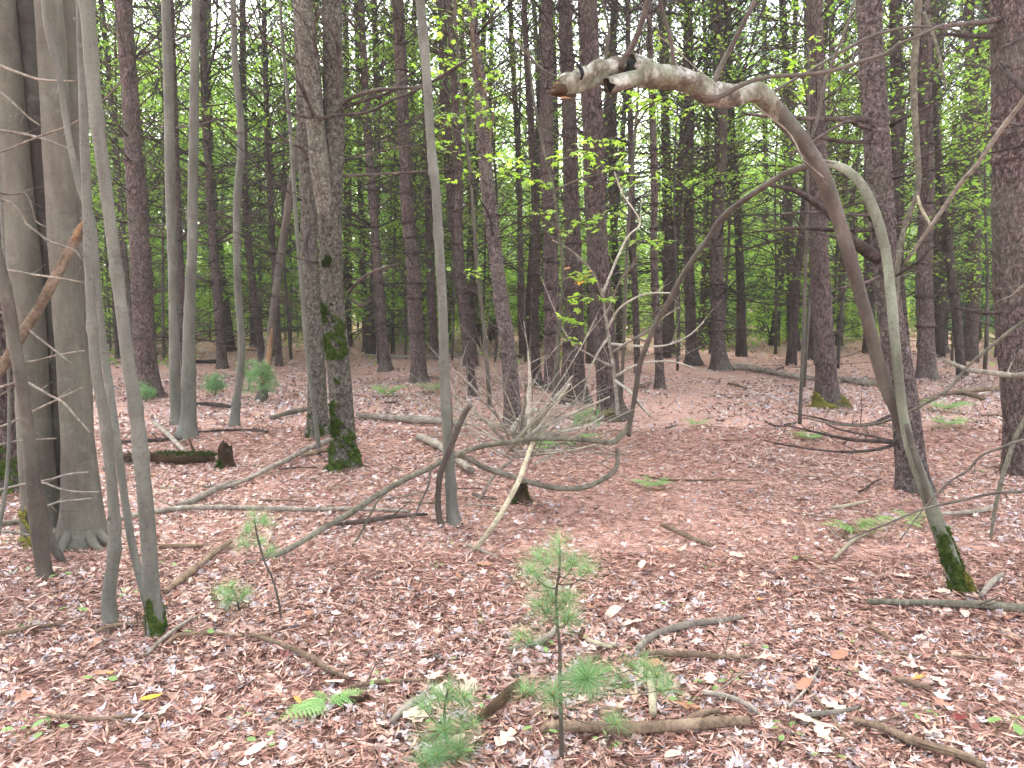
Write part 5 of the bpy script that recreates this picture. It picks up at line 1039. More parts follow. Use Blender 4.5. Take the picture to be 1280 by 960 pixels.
# stumps
def stump(label, px, py, w, h, mat, seed, jag=.12):
    p, s = at(px, py); r = w*s/(2*F); H = h*s/F; root = thing('tree_stump', label, 'stump', p); g = np.random.default_rng(seed)
    n, sd_ = 16, 26; z = np.linspace(-.04, H, n); th = np.linspace(0, 2*np.pi, sd_, endpoint=False); V = []
    top = H*(1-jag*3*np.abs(np.sin(th*1.5+seed))*g.uniform(.4, 1, sd_))
    for i in range(n):
        f = max(0, z[i])/H; rr = r*(1+.5*math.exp(-f*6)-.15*f)*(1+.10*np.sin(5*th+seed)+.05*g.normal(0, 1, sd_))
        V.append(np.stack([rr*np.cos(th), rr*np.sin(th), np.minimum(z[i], top*(f if i else 1)+(0 if i else -.04))], -1))
    for q in (.7, .35): V.append(np.stack([r*q*np.cos(th), r*q*np.sin(th), top*.8*(.7+q*.3)+g.normal(0, .01, sd_)], -1))
    V = np.vstack(V); m = n+2; i = np.arange(m-1)[:, None]*sd_; j = np.arange(sd_)[None]; k = (j+1) % sd_
    Q = np.stack([i+j, i+k, i+sd_+k, i+sd_+j], -1).reshape(-1, 4)
    V = np.vstack([V, [0, 0, top.min()*.7]]); b_ = (m-1)*sd_; T = [[b_+a, b_+(a+1) % sd_, m*sd_] for a in range(sd_)]
    obj('wood', mesh_from('wood', V, Q, T, [mat]), root)
    C = np.array([[0, 0, -.05, r*1.1], [0, 0, H, r*.9]]); mm = moss_patch(C, 0, H*.6, -3, .1, seed, MOSS, 0, .006, 800, .012, fl=.45)
    if mm: obj('moss', mm, root)
stump('small jagged mossy stump between the maple pair and the crooked pale-grey stem', 283, 586, 19, 36, ROT, 3)
stump('low dark crumbling stump under the right side of the brush pile', 651, 627, 18, 30, ROT, 6)

# foreground wood
gs('fallen_log', 'thick barkless log lying at the bottom right of the pine seedling', LOG, [(676, 924, 7), (690, 920, 12), (720, 921, 14), (760, 923, 14), (800, 922, 14), (840, 920, 14), (880, 917, 14), (910, 914, 13), (936, 912, 11)], BROWNW, 18, 0, .07)
gs('fallen_branch', 'short forked branch resting on the thick barkless log', 'branch', [(853, 914, 8), (870, 905, 9), (885, 900, 9), (900, 899, 7)], BROWNW, 10)
gs('fallen_branch', 'bowed pale branch arching over the litter right of the seedling', 'branch', [(797, 820, 8), (806, 811, 9), (820, 802, 9), (840, 795, 9), (860, 790, 9), (885, 786, 8), (905, 784, 7), (925, 779, 6)], GREYW, 12, 0, .06)
gs('fallen_stick', 'upright-looking pale stick between the bowed branch and the thick log', ST, [(811, 850, 6), (813, 865, 9), (815, 880, 10), (816, 905, 9)], PALEW, 10)
gs('fallen_branch', 'dark branch with a mossy end under the bowed pale branch', 'branch', [(800, 826, 5), (825, 825, 7), (850, 827, 8), (875, 827, 7), (905, 830, 6), (938, 828, 4)], BROWNW, 10, 2)
gs('fallen_stick', 'short tan stick left of the dark branch under the bowed one', ST, [(733, 808, 6), (748, 813, 6), (765, 817, 5)], PALEW)
gs('fallen_stick', 'grey curved stick right of the thick barkless log', ST, [(878, 874, 5), (900, 878, 7), (920, 884, 7), (938, 892, 6), (946, 900, 4)], GREYW, 10, 1)
gs('fallen_stick', 'bent greyish stick behind the pine seedling stem', ST, [(636, 820, 5), (655, 815, 7), (672, 812, 9), (688, 803, 8), (694, 792, 5)], GREYW, 10)
gs('fallen_stick', 'thin straight stick passing behind the seedling stem', ST, [(640, 838, 3), (665, 838, 3.5), (690, 836, 3)], BROWNW)
gs('fallen_branch', 'long mossy-grey branch crossing in front of the arched maple foot', 'branch', [(1084, 760, 7), (1105, 761, 8), (1135, 762, 8.5), (1165, 762, 8), (1200, 764, 9), (1235, 766, 10), (1270, 769, 10), (1310, 772, 9)], GREENW, 12, 2, .09)
gs('fallen_branch', 'knobbly greenish branch in the bottom right corner', 'branch', [(1066, 911, 8), (1090, 917, 9), (1115, 925, 9), (1135, 936, 11), (1160, 944, 10), (1180, 950, 11), (1205, 958, 11), (1230, 970, 9)], BROWNW, 12, 2, .13)
gs('fallen_stick', 'short dark stick beside the orange leaf', ST, [(1114, 856, 5), (1130, 860, 7), (1148, 866, 7), (1164, 869, 5)], BROWNW, 10)
gs('fallen_stick', 'curved tan stick lying alone on the open litter right of centre', ST, [(828, 662, 5), (845, 670, 6), (862, 678, 6), (878, 684, 5), (890, 689, 4)], BROWNW, 10)
gs('fallen_branch', 'long thin brown branch running down-right toward the fern on the left', 'branch', [(315, 802, 6), (335, 808, 6), (355, 815, 6), (375, 824, 7), (392, 833, 8), (410, 845, 8), (437, 857, 5)], BROWNW, 10, 1)
gs('fallen_stick', 'thin brown stick right of the fern pointing at the small pine seedling', ST, [(436, 868, 5), (465, 863, 6), (495, 860, 5), (530, 858, 4)], BROWNW, 8, 1)
gs('fallen_stick', 'short dark rotten stick below the thin brown stick', ST, [(425, 881, 7), (440, 884, 8), (457, 884, 6)], ROT)
gs('fallen_stick', 'slender reddish stick in the bottom left, right below the yellow leaf', ST, [(58, 903, 4), (85, 906, 6), (115, 909, 5), (145, 906, 5), (170, 904, 5), (192, 906, 4)], BROWNW, 8, 1)
gs('fallen_stick', 'stick at the left edge below the brownish leaning stem', ST, [(-15, 804, 7), (10, 799, 6), (35, 793, 6), (60, 790, 5), (78, 787, 4)], BROWNW, 8)
gs('fallen_stick', 'thin grey stick rising from the foot of the mossy-footed stem', ST, [(184, 826, 4), (200, 810, 5), (216, 797, 5), (232, 785, 4), (247, 777, 3)], GREYW, 8)
gs('fallen_stick', 'dark thin stick right of the mossy foot', ST, [(210, 812, 5), (222, 803, 6), (245, 800, 5), (275, 799, 4), (305, 802, 3)], BROWNW, 8, 1)
gs('fallen_stick', 'thin stick in front of the grey maple stem foot', ST, [(120, 797, 4), (140, 790, 5), (160, 787, 4), (180, 785, 3)], BROWNW, 8)
gs('fallen_stick', 'dark chunk of rotten wood at the right of the small bottom seedling', 'wood chunk', [(598, 908, 8), (614, 898, 13), (628, 884, 13), (638, 873, 11), (650, 862, 7)], ROT, 12, 0, .15)
gs('fallen_stick', 'pale broken stick behind the small bottom seedling', ST, [(490, 912, 6), (503, 900, 10), (515, 890, 11), (530, 881, 8)], GREYW, 10)
gs('fallen_branch', 'thin long twig across the litter right of centre, nearly horizontal', 'branch', [(800, 598, 2), (830, 604, 2.6), (870, 605, 2.6), (905, 604, 2.2), (940, 605, 1.6)], BROWNW, 6, 1)
gs('fallen_stick', 'long thin straw-coloured stick below the orange leaf, nearly horizontal', ST, [(1105, 823, 3), (1150, 826, 3.5), (1195, 828, 3.5), (1240, 831, 2.5)], BROWNW)
gs('fallen_stick', 'thin slanting twig in the lower right running down toward the bottom', ST, [(1000, 860, 3), (1020, 882, 3.5), (1040, 905, 3.6), (1056, 930, 3.4), (1068, 948, 2.6)], BROWNW)
gs('fallen_stick', 'thin twig crossing the top of the slanting lower-right twig', ST, [(985, 892, 3), (1005, 872, 3.5), (1025, 842, 2.8)], GREYW)
gs('fallen_stick', 'greyish stick half buried left of the knobbly corner branch', ST, [(1000, 906, 5), (1025, 902, 7), (1050, 899, 6), (1075, 893, 4)], GREYW, 8)
gs('fallen_stick', 'short stick with a dark end in the litter below the long mossy-grey branch', ST, [(1076, 784, 3), (1095, 795, 4), (1110, 804, 5), (1118, 808, 4)], BROWNW)
gs('fallen_stick', 'pale thin stick left of the fern in front of the arched maple', ST, [(1042, 705, 5), (1055, 692, 5), (1068, 680, 5), (1083, 672, 4)], PALEW)
gs('fallen_stick', 'thin reddish stick on the needles left of the arched maple', ST, [(1040, 640, 4), (1060, 637, 4), (1085, 631, 3)], PALEW)
gs('fallen_branch', 'hooked branch lying just right of the arched stem', 'branch', [(1170, 648, 4), (1200, 647, 5), (1232, 643, 6), (1236, 638, 3)], GREYW)
gs('fallen_branch', 'pale branch stub right behind the mossy foot of the arched maple', 'branch', [(1226, 752, 6), (1234, 742, 8), (1243, 732, 7), (1252, 725, 5)], GREYW)
gs('fallen_log', 'old grey log lying behind the red-brown pine on the right', LOG, [(905, 462, 5), (930, 463, 7), (955, 467, 8), (980, 472, 7), (1010, 476, 6), (1050, 480, 4)], GREYW, 9, 6, .12)
gs('fallen_log', 'fallen branchy log right of the mossy-footed pinkish pine', LOG, [(1050, 478, 6), (1075, 482, 8), (1095, 484, 7), (1120, 489, 5)], GREYW, 9, 8, .12)
gs('fallen_branch', 'weathered branch lying left of the right-edge pine', 'branch', [(1185, 495, 4), (1215, 492, 6), (1240, 490, 5), (1262, 487, 4)], BROWNW, 8, 6, .12)
gs('fallen_branch', 'heap-like crooked branch left of the right-edge pine, closer than the weathered one', 'branch', [(1150, 505, 3), (1175, 497, 5), (1200, 495, 6), (1230, 502, 5)], BROWNW, 8, 8, .12)
gs('fallen_log', 'distant log in front of the far trees left of the maple pair', LOG, [(243, 455, 4), (262, 455, 5), (282, 454, 4)], DEADB, 8, 0)
gs('fallen_log', 'distant pale logs edge behind the smooth maple stem', LOG, [(455, 447, 4), (490, 448, 4.5), (530, 449, 4), (580, 446, 4), (625, 444, 3)], GREYW, 8, 8)
for k in range(46):      # unremarkable sticks at middle distance
    y = R.uniform(468, 640); x = R.uniform(20, 1270); a = R.gauss(0, .5); ln = R.uniform(14, 60)*(y-360)/200; w = R.uniform(1.6, 3.6)
    gs('fallen_stick', 'thin unremarkable grey-brown stick lying on the litter in the middle distance', ST, [(x+ln*math.cos(a)*t_, y+.35*ln*math.sin(a)*t_+R.gauss(0, .8), w*(1-.4*t_)) for t_ in (0, .33, .66, 1)], (BROWNW, GREYW, DEADB)[k % 3], 6, R.randint(0, 3), .1, group='thin sticks in the middle distance')

# ================================================================== LOW PLANTS
def needle_tuft(g, n=70, ln=.085, w=.0013, cone=1.5, name='needle_tuft'):
    d = g.normal(0, 1, (n, 3)); d[:, 2] = np.abs(d[:, 2])*.8-.1*cone; d /= np.linalg.norm(d, axis=1)[:, None]; l_ = ln*g.uniform(.7, 1.1, (n, 1))
    side = np.cross(d, [0, 0, 1.]); side /= np.linalg.norm(side, axis=1)[:, None]+1e-9
    mid = d*l_*.55; end = d*l_-np.array([0, 0, .18])*l_*g.uniform(0, 1, (n, 1))
    V = np.stack([-side*w/2, side*w/2, mid+side*w*.45, mid-side*w*.45, end], 1).reshape(-1, 3); i = np.arange(n)*5
    mb = MB(); mb.add(V, np.stack([i, i+1, i+2, i+3], -1), np.stack([i+3, i+2, i+4], -1)); return mb.mesh(name, NEEDLES, False)
NTF = [needle_tuft(np.random.default_rng(k), 120, .098, .0009) for k in range(5)]
NTD = needle_tuft(np.random.default_rng(9), 330, .105, .0011)
NTS = [needle_tuft(np.random.default_rng(20+k), 46, .075, .0016) for k in range(3)]
budb = MB(); th = np.linspace(0, 1, 5); budb.add(*tube(np.stack([0*th, 0*th, .016*th], -1), .0028*np.array([.6, 1, 1, .6, .1]), 6)); BUDM = budb.mesh('bud', BUD)
def seedling(name, label, pts, tips, Y, sc=1.0, dense=None, stemw=4, seed=0):
    """stem trace, then branch tips (x,y,dY,from stem pixel y)"""
    b, s = pt(pts[0][0], pts[0][1], Y); b[2] = float(gz(b[0], b[1])); root = thing(name, label, 'pine seedling', b); g = np.random.default_rng(seed)
    C = catmull(np.array([[*(pt(x, y, Y)[0]-b), w*s/(2*F)] for x, y, w in pts]), .02); C[0, 2] = min(C[0, 2], -.02)
    mb = MB(); mb.add(*tube(C[:, :3], C[:, 3], 8, disp=wob(seed, .08))); obj('stem', mb.mesh('stem', DSTEM), root)
    for k, (x, y, dY, ys, dn) in enumerate(tips):
        xs = np.interp(ys, [q[1] for q in pts][::-1], [q[0] for q in pts][::-1]); A = pt(xs, ys, Y)[0]-b; B = pt(x, y, Y+dY)[0]-b; q = np.linspace(0, 1, 7)[:, None]
        P = A+(B-A)*q+np.array([0, 0, -.02])*np.sin(np.pi*q); mb = MB(); mb.add(*tube(P, .0026*sc*(1-.5*q[:, 0]), 5)); twg = obj('twig', mb.mesh('twig', DSTEM), root)
        d = (B-A)/np.linalg.norm(B-A)
        for j in range(3 if dn else 2):
            o = obj('needle_tuft', NTD if dn and j == 0 else NTF[g.integers(5)], twg); o.location = B-d*.035*j*sc; o.scale = (sc*g.uniform(.85, 1.1),)*3; o.rotation_euler = (g.normal(0, .3), g.uniform(.1, .8) if not dn else .2, math.atan2(d[1], d[0]))
            if dn and j == 0: o.rotation_euler = (1.1, 0, 0)
        o = obj('bud', BUDM, twg); o.location = B; o.scale = (sc,)*3; o.rotation_euler = (.3, .3, 0)
    return root
seedling('pine_seedling', 'young white pine seedling in the centre foreground with one dense round needle tuft', [(702, 972, 6), (702, 935, 6), (701, 890, 5.5), (700, 850, 5), (700, 815, 4.5), (697, 780, 4.2), (695, 745, 3.8), (699, 715, 3.2), (700, 690, 2.6), (699, 682, 2)],
    [(733, 848, -.18, 872, 1), (676, 757, -.02, 775, 0), (712, 772, -.06, 782, 0), (650, 800, .02, 815, 0), (690, 868, -.1, 880, 0), (700, 679, 0, 690, 0), (676, 698, .05, 715, 0), (716, 706, -.04, 720, 0), (735, 715, .05, 730, 0), (665, 715, -.05, 735, 0), (803, 832, .05, 850, 0), (780, 858, .0, 862, 0), (835, 862, .1, 862, 0), (770, 905, -.12, 890, 0), (655, 865, .06, 872, 0), (710, 748, .07, 760, 0), (684, 738, .04, 752, 0), (820, 845, -.02, 855, 0), (757, 838, .1, 860, 0)], 2.47, 1.0, seed=1)
seedling('pine_seedling', 'small bushy pine seedling at the bottom edge left of the centre seedling', [(560, 975, 4), (560, 940, 4), (556, 905, 3.5), (556, 880, 3), (560, 862, 2)],
    [(560, 862, 0, 875, 0), (545, 868, .05, 885, 0), (580, 872, -.03, 885, 0), (530, 885, -.05, 905, 0), (590, 905, .03, 915, 0), (555, 912, -.08, 920, 0), (522, 935, .02, 940, 0), (545, 945, -.1, 948, 0), (575, 935, -.06, 942, 0), (605, 940, .05, 948, 0), (530, 955, -.1, 955, 0)], 2.5, .95, seed=2)
seedling('pine_seedling', 'thin pine seedling over the long slanting pole on the left, sparse tufts', [(352, 778, 3), (348, 750, 3), (340, 722, 2.8), (330, 700, 2.6), (318, 725, .5)][:4] + [(322, 672, 2.4), (318, 650, 2)],
    [(318, 645, 0, 655, 0), (307, 662, .05, 672, 0), (332, 652, -.05, 662, 0), (325, 678, .05, 682, 0), (303, 680, -.04, 690, 0), (338, 690, .05, 700, 0)], at(352, 778)[0][1], .85, seed=3)
seedling('pine_seedling', 'low tuft of pine needles left of the thin seedling', [(300, 765, 3), (296, 750, 2.5), (292, 738, 2)], [(290, 733, 0, 742, 0), (276, 740, .05, 750, 0), (305, 742, -.05, 752, 0), (285, 748, -.08, 755, 0)], at(300, 765)[0][1], .9, seed=4)

def young_pine(label, px, py, h, n, seed, name='young_pine'):
    p, s = at(px, py); H = h*s/F; root = thing(name, label, 'young pine', p); g = np.random.default_rng(seed)
    mb = MB(); q = np.linspace(0, 1, 8); mb.add(*tube(np.stack([.04*np.sin(3*q), 0*q, H*q-.02], -1), .012*(1-.8*q), 6)); obj('stem', mb.mesh('stem', DSTEM), root)
    cb, wb = MB(), MB()
    for k in range(n):
        f = g.uniform(.25, 1); az = g.uniform(0, 6.28); ln = H*.45*(1.1-f)+.12; A = np.array([0, 0, H*f]); B = A+np.array([math.cos(az), math.sin(az), .25])*ln*g.uniform(.5, 1)
        t2 = np.linspace(0, 1, 4)[:, None]; wb.add(*tube(A+(B-A)*t2, .004*(1-.6*t2[:, 0]), 3, cap=False)); m = 5; C_ = A+(B-A)*g.uniform(.4, 1, (m, 1))+g.normal(0, .03, (m, 3)); tufts(cb, g, C_, 26, .10, .004)
    obj('needles', cb.mesh('needles', NEEDLES, False), root); obj('twigs', wb.mesh('twigs', DSTEM), root)
young_pine('soft blue-green young pine at the foot of the leaning dead trunk', 328, 505, 50, 26, 1)
young_pine('low blue-green young pine left of the crooked pale-grey stem', 268, 494, 24, 20, 2)
young_pine('blue-green young pine sprig right of the crooked pale-grey stem', 310, 488, 34, 14, 3)
young_pine('little blue-green young pine by the stout purple pine foot', 181, 502, 20, 12, 4)
young_pine('tiny pine seedling beside the brush pile branches', 730, 545, 30, 7, 5)

def fern(label, px, py, spec, scale=.3, mat=FERN, seed=0):
    p, s = at(px, py); root = thing('fern', label, 'fern', p); g = np.random.default_rng(seed)
    for k, (az, ln, lift) in enumerate(spec):
        n = 15; t2 = np.linspace(0, 1, n); L_ = ln*scale; L_ *= 1.15; x = L_*t2*math.cos(lift*.6); z = .03+L_*(lift*np.sin(np.pi*t2*.8)*.5)
        P = np.stack([x, 0.03*L_*np.sin(3*t2+k), z], -1); mb = MB(); mb.add(*tube(P, .0016*(1-.7*t2), 4))
        for i in range(2, n):
            w = L_*.34*math.sin(math.pi*min(1, .12+.9*t2[i]))**.8*(1.02-t2[i]*.75)
            for sgn in (-1, 1):
                d = np.array([.38, sgn*.92, -.12+g.normal(0, .06)]); m = 6; u = np.linspace(0, 1, m)
                for j in range(m):      # small lobes on both sides of each leaflet
                    c = P[i]+d*w*u[j]; e = np.array([.92, -sgn*.38, 0]); lw = w*.26*(1-u[j]*.8); b2 = d*w*.14
                    mb.add([c-b2, c+b2, c+e*lw+b2*1.2, c-e*lw+b2*1.2], None, [[0, 1, 2], [0, 3, 1]])
        o = obj('frond', mb.mesh('frond', mat, False), root); o.rotation_euler = (g.normal(0, .12), 0, az)
fern('bright green fern frond on the litter in the left foreground', 410, 884, [(math.radians(232), .80, .22), (math.radians(200), .35, .25), (math.radians(150), .3, .3)], .27, seed=1)
fern('smaller bright green fern right beside the foreground fern', 412, 890, [(math.radians(35), .55, .3), (math.radians(75), .3, .3)], .26, seed=2)
fern('fern left of the arched maple in the open litter', 1072, 672, [(math.radians(180), .8, .4), (math.radians(20), .9, .5), (math.radians(60), .6, .5), (math.radians(140), .6, .5)], .34, seed=3)
fern('small fern just right behind the arched maple stem', 1150, 662, [(math.radians(120), .8, .5), (math.radians(60), .7, .5), (math.radians(200), .5, .4)], .28, seed=4)
fern('pale fern under the right side of the brush pile', 700, 562, [(math.radians(185), 1, .4), (math.radians(350), 1, .5), (math.radians(30), .9, .4), (math.radians(140), .8, .4)], .5, seed=5)
fern('fern clump beyond the grey flaky log', 484, 497, [(a_, .9, .7) for a_ in np.linspace(0, 5.6, 8)], .42, seed=6)
fern('fern clump beyond the pale maple stem', 540, 492, [(a_, .9, .7) for a_ in np.linspace(.4, 5.6, 7)], .38, seed=7)
fern('pale fern patch left of the large scaly pine', 1010, 551, [(a_, .9, .4) for a_ in np.linspace(.4, 5.9, 6)], .26, seed=8)
fern('pale fern patch right of the large scaly pine', 1185, 533, [(a_, .9, .4) for a_ in np.linspace(.4, 5.9, 6)], .34, seed=9)
fern('small pale fern alone in the open litter', 871, 533, [(a_, .8, .4) for a_ in np.linspace(.4, 5.9, 5)], .26, seed=10)
fern('small fern in the litter just right of centre', 815, 611, [(a_, .9, .4) for a_ in np.linspace(.4, 5.9, 5)], .20, seed=11)
fern('fern farther back between the large scaly pine and the right-edge pine', 1180, 515, [(a_, .9, .5) for a_ in np.linspace(.1, 5.9, 7)], .42, seed=12)

def herb(label, px, py, n, size, seed, mat=HERB, group=None, h=.05):
    p, s = at(px, py); root = thing('seedling_plant', label, 'seedling', p, group); g = np.random.default_rng(seed)
    V = np.array([[0, 0, 0], [.3, .28, .03], [.7, .30, .03], [1, 0, -.03], [.7, -.3, .03], [.3, -.28, .03], [.5, 0, -.02]]); T = [[6, i, (i+1) % 6] for i in range(6)]
    for k in range(n):
        az = 2*math.pi*k/n+g.normal(0, .3); q = np.linspace(0, 1, 4)[:, None]; e = np.array([math.cos(az)*.03, math.sin(az)*.03, h]); mb = MB(); mb.add(*tube(e*q, .0009, 3, cap=False)); M = rotm(np.array([az]), np.array([g.normal(.15, .2)]), np.array([g.normal(0, .25)]))[0]
        mb.add(V*size@M.T+e, None, T); obj('leaf', mb.mesh('leaf', mat, False), root)
herb('single round green seedling leaf in the left foreground', 90, 783, 2, .05, 1, h=.09)
herb('pale three-lobed green seedling at the bottom right edge', 1262, 914, 4, .055, 2)
herb('bright green seedling in the bottom left corner', 27, 930, 2, .045, 3)
herb('small green seedling leaf near the yellow leaf', 128, 861, 2, .04, 4)
herb('green seedling leaf at the bottom near the small bushy pine seedling', 568, 953, 2, .04, 5)
for k in range(70):
    y = R.uniform(500, 955); x = R.uniform(0, 1280)
    herb('tiny plain green seedling scattered in the litter', x, y, R.randint(2, 4), R.uniform(.018, .038), 100+k, group='tiny green seedlings in the litter', h=R.uniform(.02, .05))

# notable fallen leaves
def big_leaf(label, px, py, size, mat, kind, seed, az, group=None):
    g = np.random.default_rng(seed); V, T = leaf_template(kind, g); V = V.copy(); V[:, 2] = V[:, 2]*.6
    p, s = at(px, py); o = obj('fallen_leaf', mesh_from('fallen_leaf', V*size, None, T, [mat], False)); o.location = (p[0], p[1], p[2]+.035); o.rotation_euler = (g.normal(0, .15)-.15, g.normal(0, .15), az)
    tag(o, label, 'leaf', group)
big_leaf('bright yellow fallen leaf in the left foreground', 190, 883, .085, YLEAF, 'beech', 1, .3)
big_leaf('orange-yellow fallen leaf beside the short dark stick', 1147, 857, .08, OLEAF, 'maple', 2, .4)
big_leaf('yellow-orange fallen leaf near the right of the bowed pale branch', 949, 757, .055, OLEAF, 'maple', 3, .4)
big_leaf('dark red fallen leaf in the lower right', 1200, 908, .08, RLEAF, 'maple', 4, 1.4)
big_leaf('orange-brown curled fallen leaf behind the open litter left of centre', 543, 763, .10, TANLEAF, 'beech', 5, .2)
big_leaf('large pale pink leaf right of the dark branch with the mossy end', 950, 832, .12, PALELEAF, 'maple', 6, .9)
big_leaf('broad whitish leaf above the bowed pale branch on the left', 789, 785, .12, PALELEAF, 'oak', 7, .0)
big_leaf('whitish leaf under the middle of the bowed pale branch', 870, 811, .085, PALELEAF, 'maple', 8, .3)
big_leaf('tan leaf standing on edge above the small bushy seedling', 545, 855, .10, PALELEAF, 'oak', 9, 1.3)
big_leaf('pale oak leaf left of the small bushy seedling', 517, 903, .13, PALELEAF, 'oak', 10, -.4)
big_leaf('pale leaf above the fern on the left', 418, 861, .085, PALELEAF, 'beech', 11, .3)
big_leaf('reddish leaf under the bowed branch', 856, 801, .06, RLEAF, 'maple', 12, .3)
big_leaf('tan leaf below the grey curved stick by the thick log', 860, 892, .10, TANLEAF, 'oak', 13, -.2)
big_leaf('orange scrap of leaf left of the fern', 372, 885, .06, OLEAF, 'beech', 14, -.9)
big_leaf('small orange leaf left of the yellow one', 139, 851, .035, OLEAF, 'beech', 15, .9)
for k in range(60):
    y = R.uniform(690, 955); x = R.uniform(10, 1270)
    big_leaf('pale or tan dry leaf lying on top of the foreground litter', x, y, R.uniform(.06, .11), (PALELEAF, TANLEAF, PALELEAF)[k % 3], R.choice(['oak', 'maple', 'oak', 'beech']), 200+k, R.uniform(0, 6.28), 'pale dry leaves on the foreground litter')

# ================================================================== THE FOREST BEHIND
taken = [(o.location.x, o.location.y) for o in COL.objects if o.type == 'EMPTY' and o.get('category') in ('pine tree', 'tree')]
def free(x, y, d): return all((x-a)**2+(y-b)**2 > d*d for a, b in taken)
# far pines: six kinds built once with their parts, then copied
far_kinds = []
for k in range(7):
    g = np.random.default_rng(500+k); H = g.uniform(17, 21); r0 = g.uniform(.11, .19); z = np.linspace(-.1, H, 34)
    P = np.stack([.25*np.sin(z*.25+k)-.25*math.sin(k), .2*np.sin(z*.3+2*k)-.2*math.sin(2*k), z], -1); mb = MB()
    r = r0*(1-.85*z/H)+r0*.35*np.exp(-np.maximum(z, 0)/.25)
    mb.add(*tube(P, r, 12, disp=wob(k, .04))); wm = MB(); zz = 1.0+g.random()
    while zz < H*.62:
        c = [np.interp(zz, z, P[:, i]) for i in range(3)]; el = .05+.07*zz
        for q in range(int(g.integers(3, 6))):
            M = euler_m(g.uniform(0, 6.28), min(el, .75)+g.normal(0, .15), g.uniform(0, 6.28)); dead_branch(wm, g, .013, 4, M, np.array(c), g.uniform(.7, 2.1), g.random() < .3)
        zz += g.uniform(.45, .8)
    far_kinds.append((mb.mesh('trunk', PINE_FAR), wm.mesh('dead_branches', DEADB), CR[k % 4], H))
def far_pine(x, y, label, group, k=None):
    k = R.randrange(7) if k is None else k; tm_, wm_, (cm_, bm_), H = far_kinds[k]
    root = thing('pine_tree', label, 'pine tree', (x, y, float(gz(x, y))), group); root.rotation_euler = (R.gauss(0, .012), R.gauss(0, .012), R.uniform(0, 6.28)); s = R.uniform(.85, 1.15); root.scale = (s, s, R.uniform(.9, 1.1))
    obj('trunk', tm_, root); tag(obj('dead_branches', wm_, root), kind='stuff'); o = obj('crown', cm_, root); o.location = (0, 0, H-R.uniform(8.0, 9.5)); o.scale = (1.1, 1.1, 1.15)
    b2 = obj('boughs', bm_, root); b2.location = o.location; b2.scale = o.scale
n = 0
for tr in range(4000):
    y = R.uniform(17, 30) if n < 66 else R.uniform(30, 56); x = R.uniform(-1, 1)*(.74*y+2)
    if n >= 72: break
    if not free(x, y, 1.7): continue
    u = x/y
    if u < -.28 and y < 34 and R.random() < .75: continue
    taken.append((x, y)); n += 1
    far_pine(x, y, 'slim dark pine trunk standing among many in the far part of the forest', 'far pines')
for (x, y) in [(-8.5, 3), (8, 2), (-5, -3), (4, -4), (-9, 9), (10.5, 7), (-12, 14), (14, 13), (0.5, -7), (-3.5, -8), (8, -5), (-10, -4), (11, 0)]:   # pines around and behind the viewpoint
    far_pine(x, y, 'pine just outside the view', 'pines around the viewpoint')
# broadleaf undergrowth
def broad(x, y, k, label, group, s=1.0, name='maple_tree'):
    cm_, wm_, tm_, H = BC[k]; root = thing(name, label, 'broadleaf tree', (x, y, float(gz(x, y))), group); root.rotation_euler = (0, 0, R.uniform(0, 6.28)); root.scale = (s, s, s*R.uniform(.9, 1.15))
    obj('trunk', tm_, root); obj('limbs', wm_, root); obj('crown', cm_, root)
n = 0
for tr in range(4000):
    if n >= 215: break
    y = R.uniform(20, 30) if n < 22 else R.uniform(36, 58); x = R.uniform(-1, 1)*(.74*y+2); u = x/y
    if y < 21 and not (u < -.2): continue
    if u < -.12 and 33 < y < 50 and R.random() < .6: continue
    if not free(x, y, .8): continue
    taken.append((x, y)); n += 1
    k = R.choice((1, 3, 5, 1, 0, 4)) if y < 34 else (R.choice((3, 5, 1)) if y < 45 else R.choice((0, 1, 2, 4, 2)))
    broad(x, y, k, 'leafy green maple among many behind the pines', 'green maples behind the pines', R.uniform(.8, 1.3))
for k, (x, y) in enumerate([(-16, 24), (-11, 22), (-18, 29), (-3.2, 25), (1.5, 27), (9, 27), (17, 26)]):
    broad(x, y, (1, 3, 1, 5, 3, 5, 1)[k], 'leafy green maple among many behind the pines', 'green maples behind the pines', 1.1)
n = 0
for tr in range(3000):
    if n >= 112: break
    y = R.uniform(12.5, 36); x = R.uniform(-1, 1)*(.74*y+2)
    if y < 16 and (R.random() < .6 or abs(x/y) > .7): continue
    if not free(x, y, .7): continue
    taken.append((x, y)); n += 1; cm_, wm_, tm_, H = HC[R.randrange(5)]
    root = thing('maple_tree', 'thin understorey maple with airy yellow-green leaf layers among the pines', 'broadleaf tree', (x, y, float(gz(x, y))), 'thin understorey maples among the pines'); root.rotation_euler = (0, 0, R.uniform(0, 6.28)); s = R.uniform(.8, 1.2); root.scale = (s, s, s)
    obj('trunk', tm_, root); obj('limbs', wm_, root); obj('crown', cm_, root)
for k in range(30):      # tall maples along the far edge
    y = R.uniform(31, 46); x = R.uniform(-.72, -.05)*y if k < 19 else R.uniform(-.05, .7)*y
    cm_, wm_, tm_, H = HC[k % 5] if k % 3 else BC[(0, 2, 4)[k % 2]]
    root = thing('maple_tree', 'tall sunlit maple along the far edge of the wood', 'broadleaf tree', (x, y, float(gz(x, y))), 'tall sunlit maples along the far edge'); root.rotation_euler = (0, 0, R.uniform(0, 6.28)); s = R.uniform(1.2, 1.5); root.scale = (s, s, s)
    obj('trunk', tm_, root); obj('limbs', wm_, root); obj('crown', cm_, root)
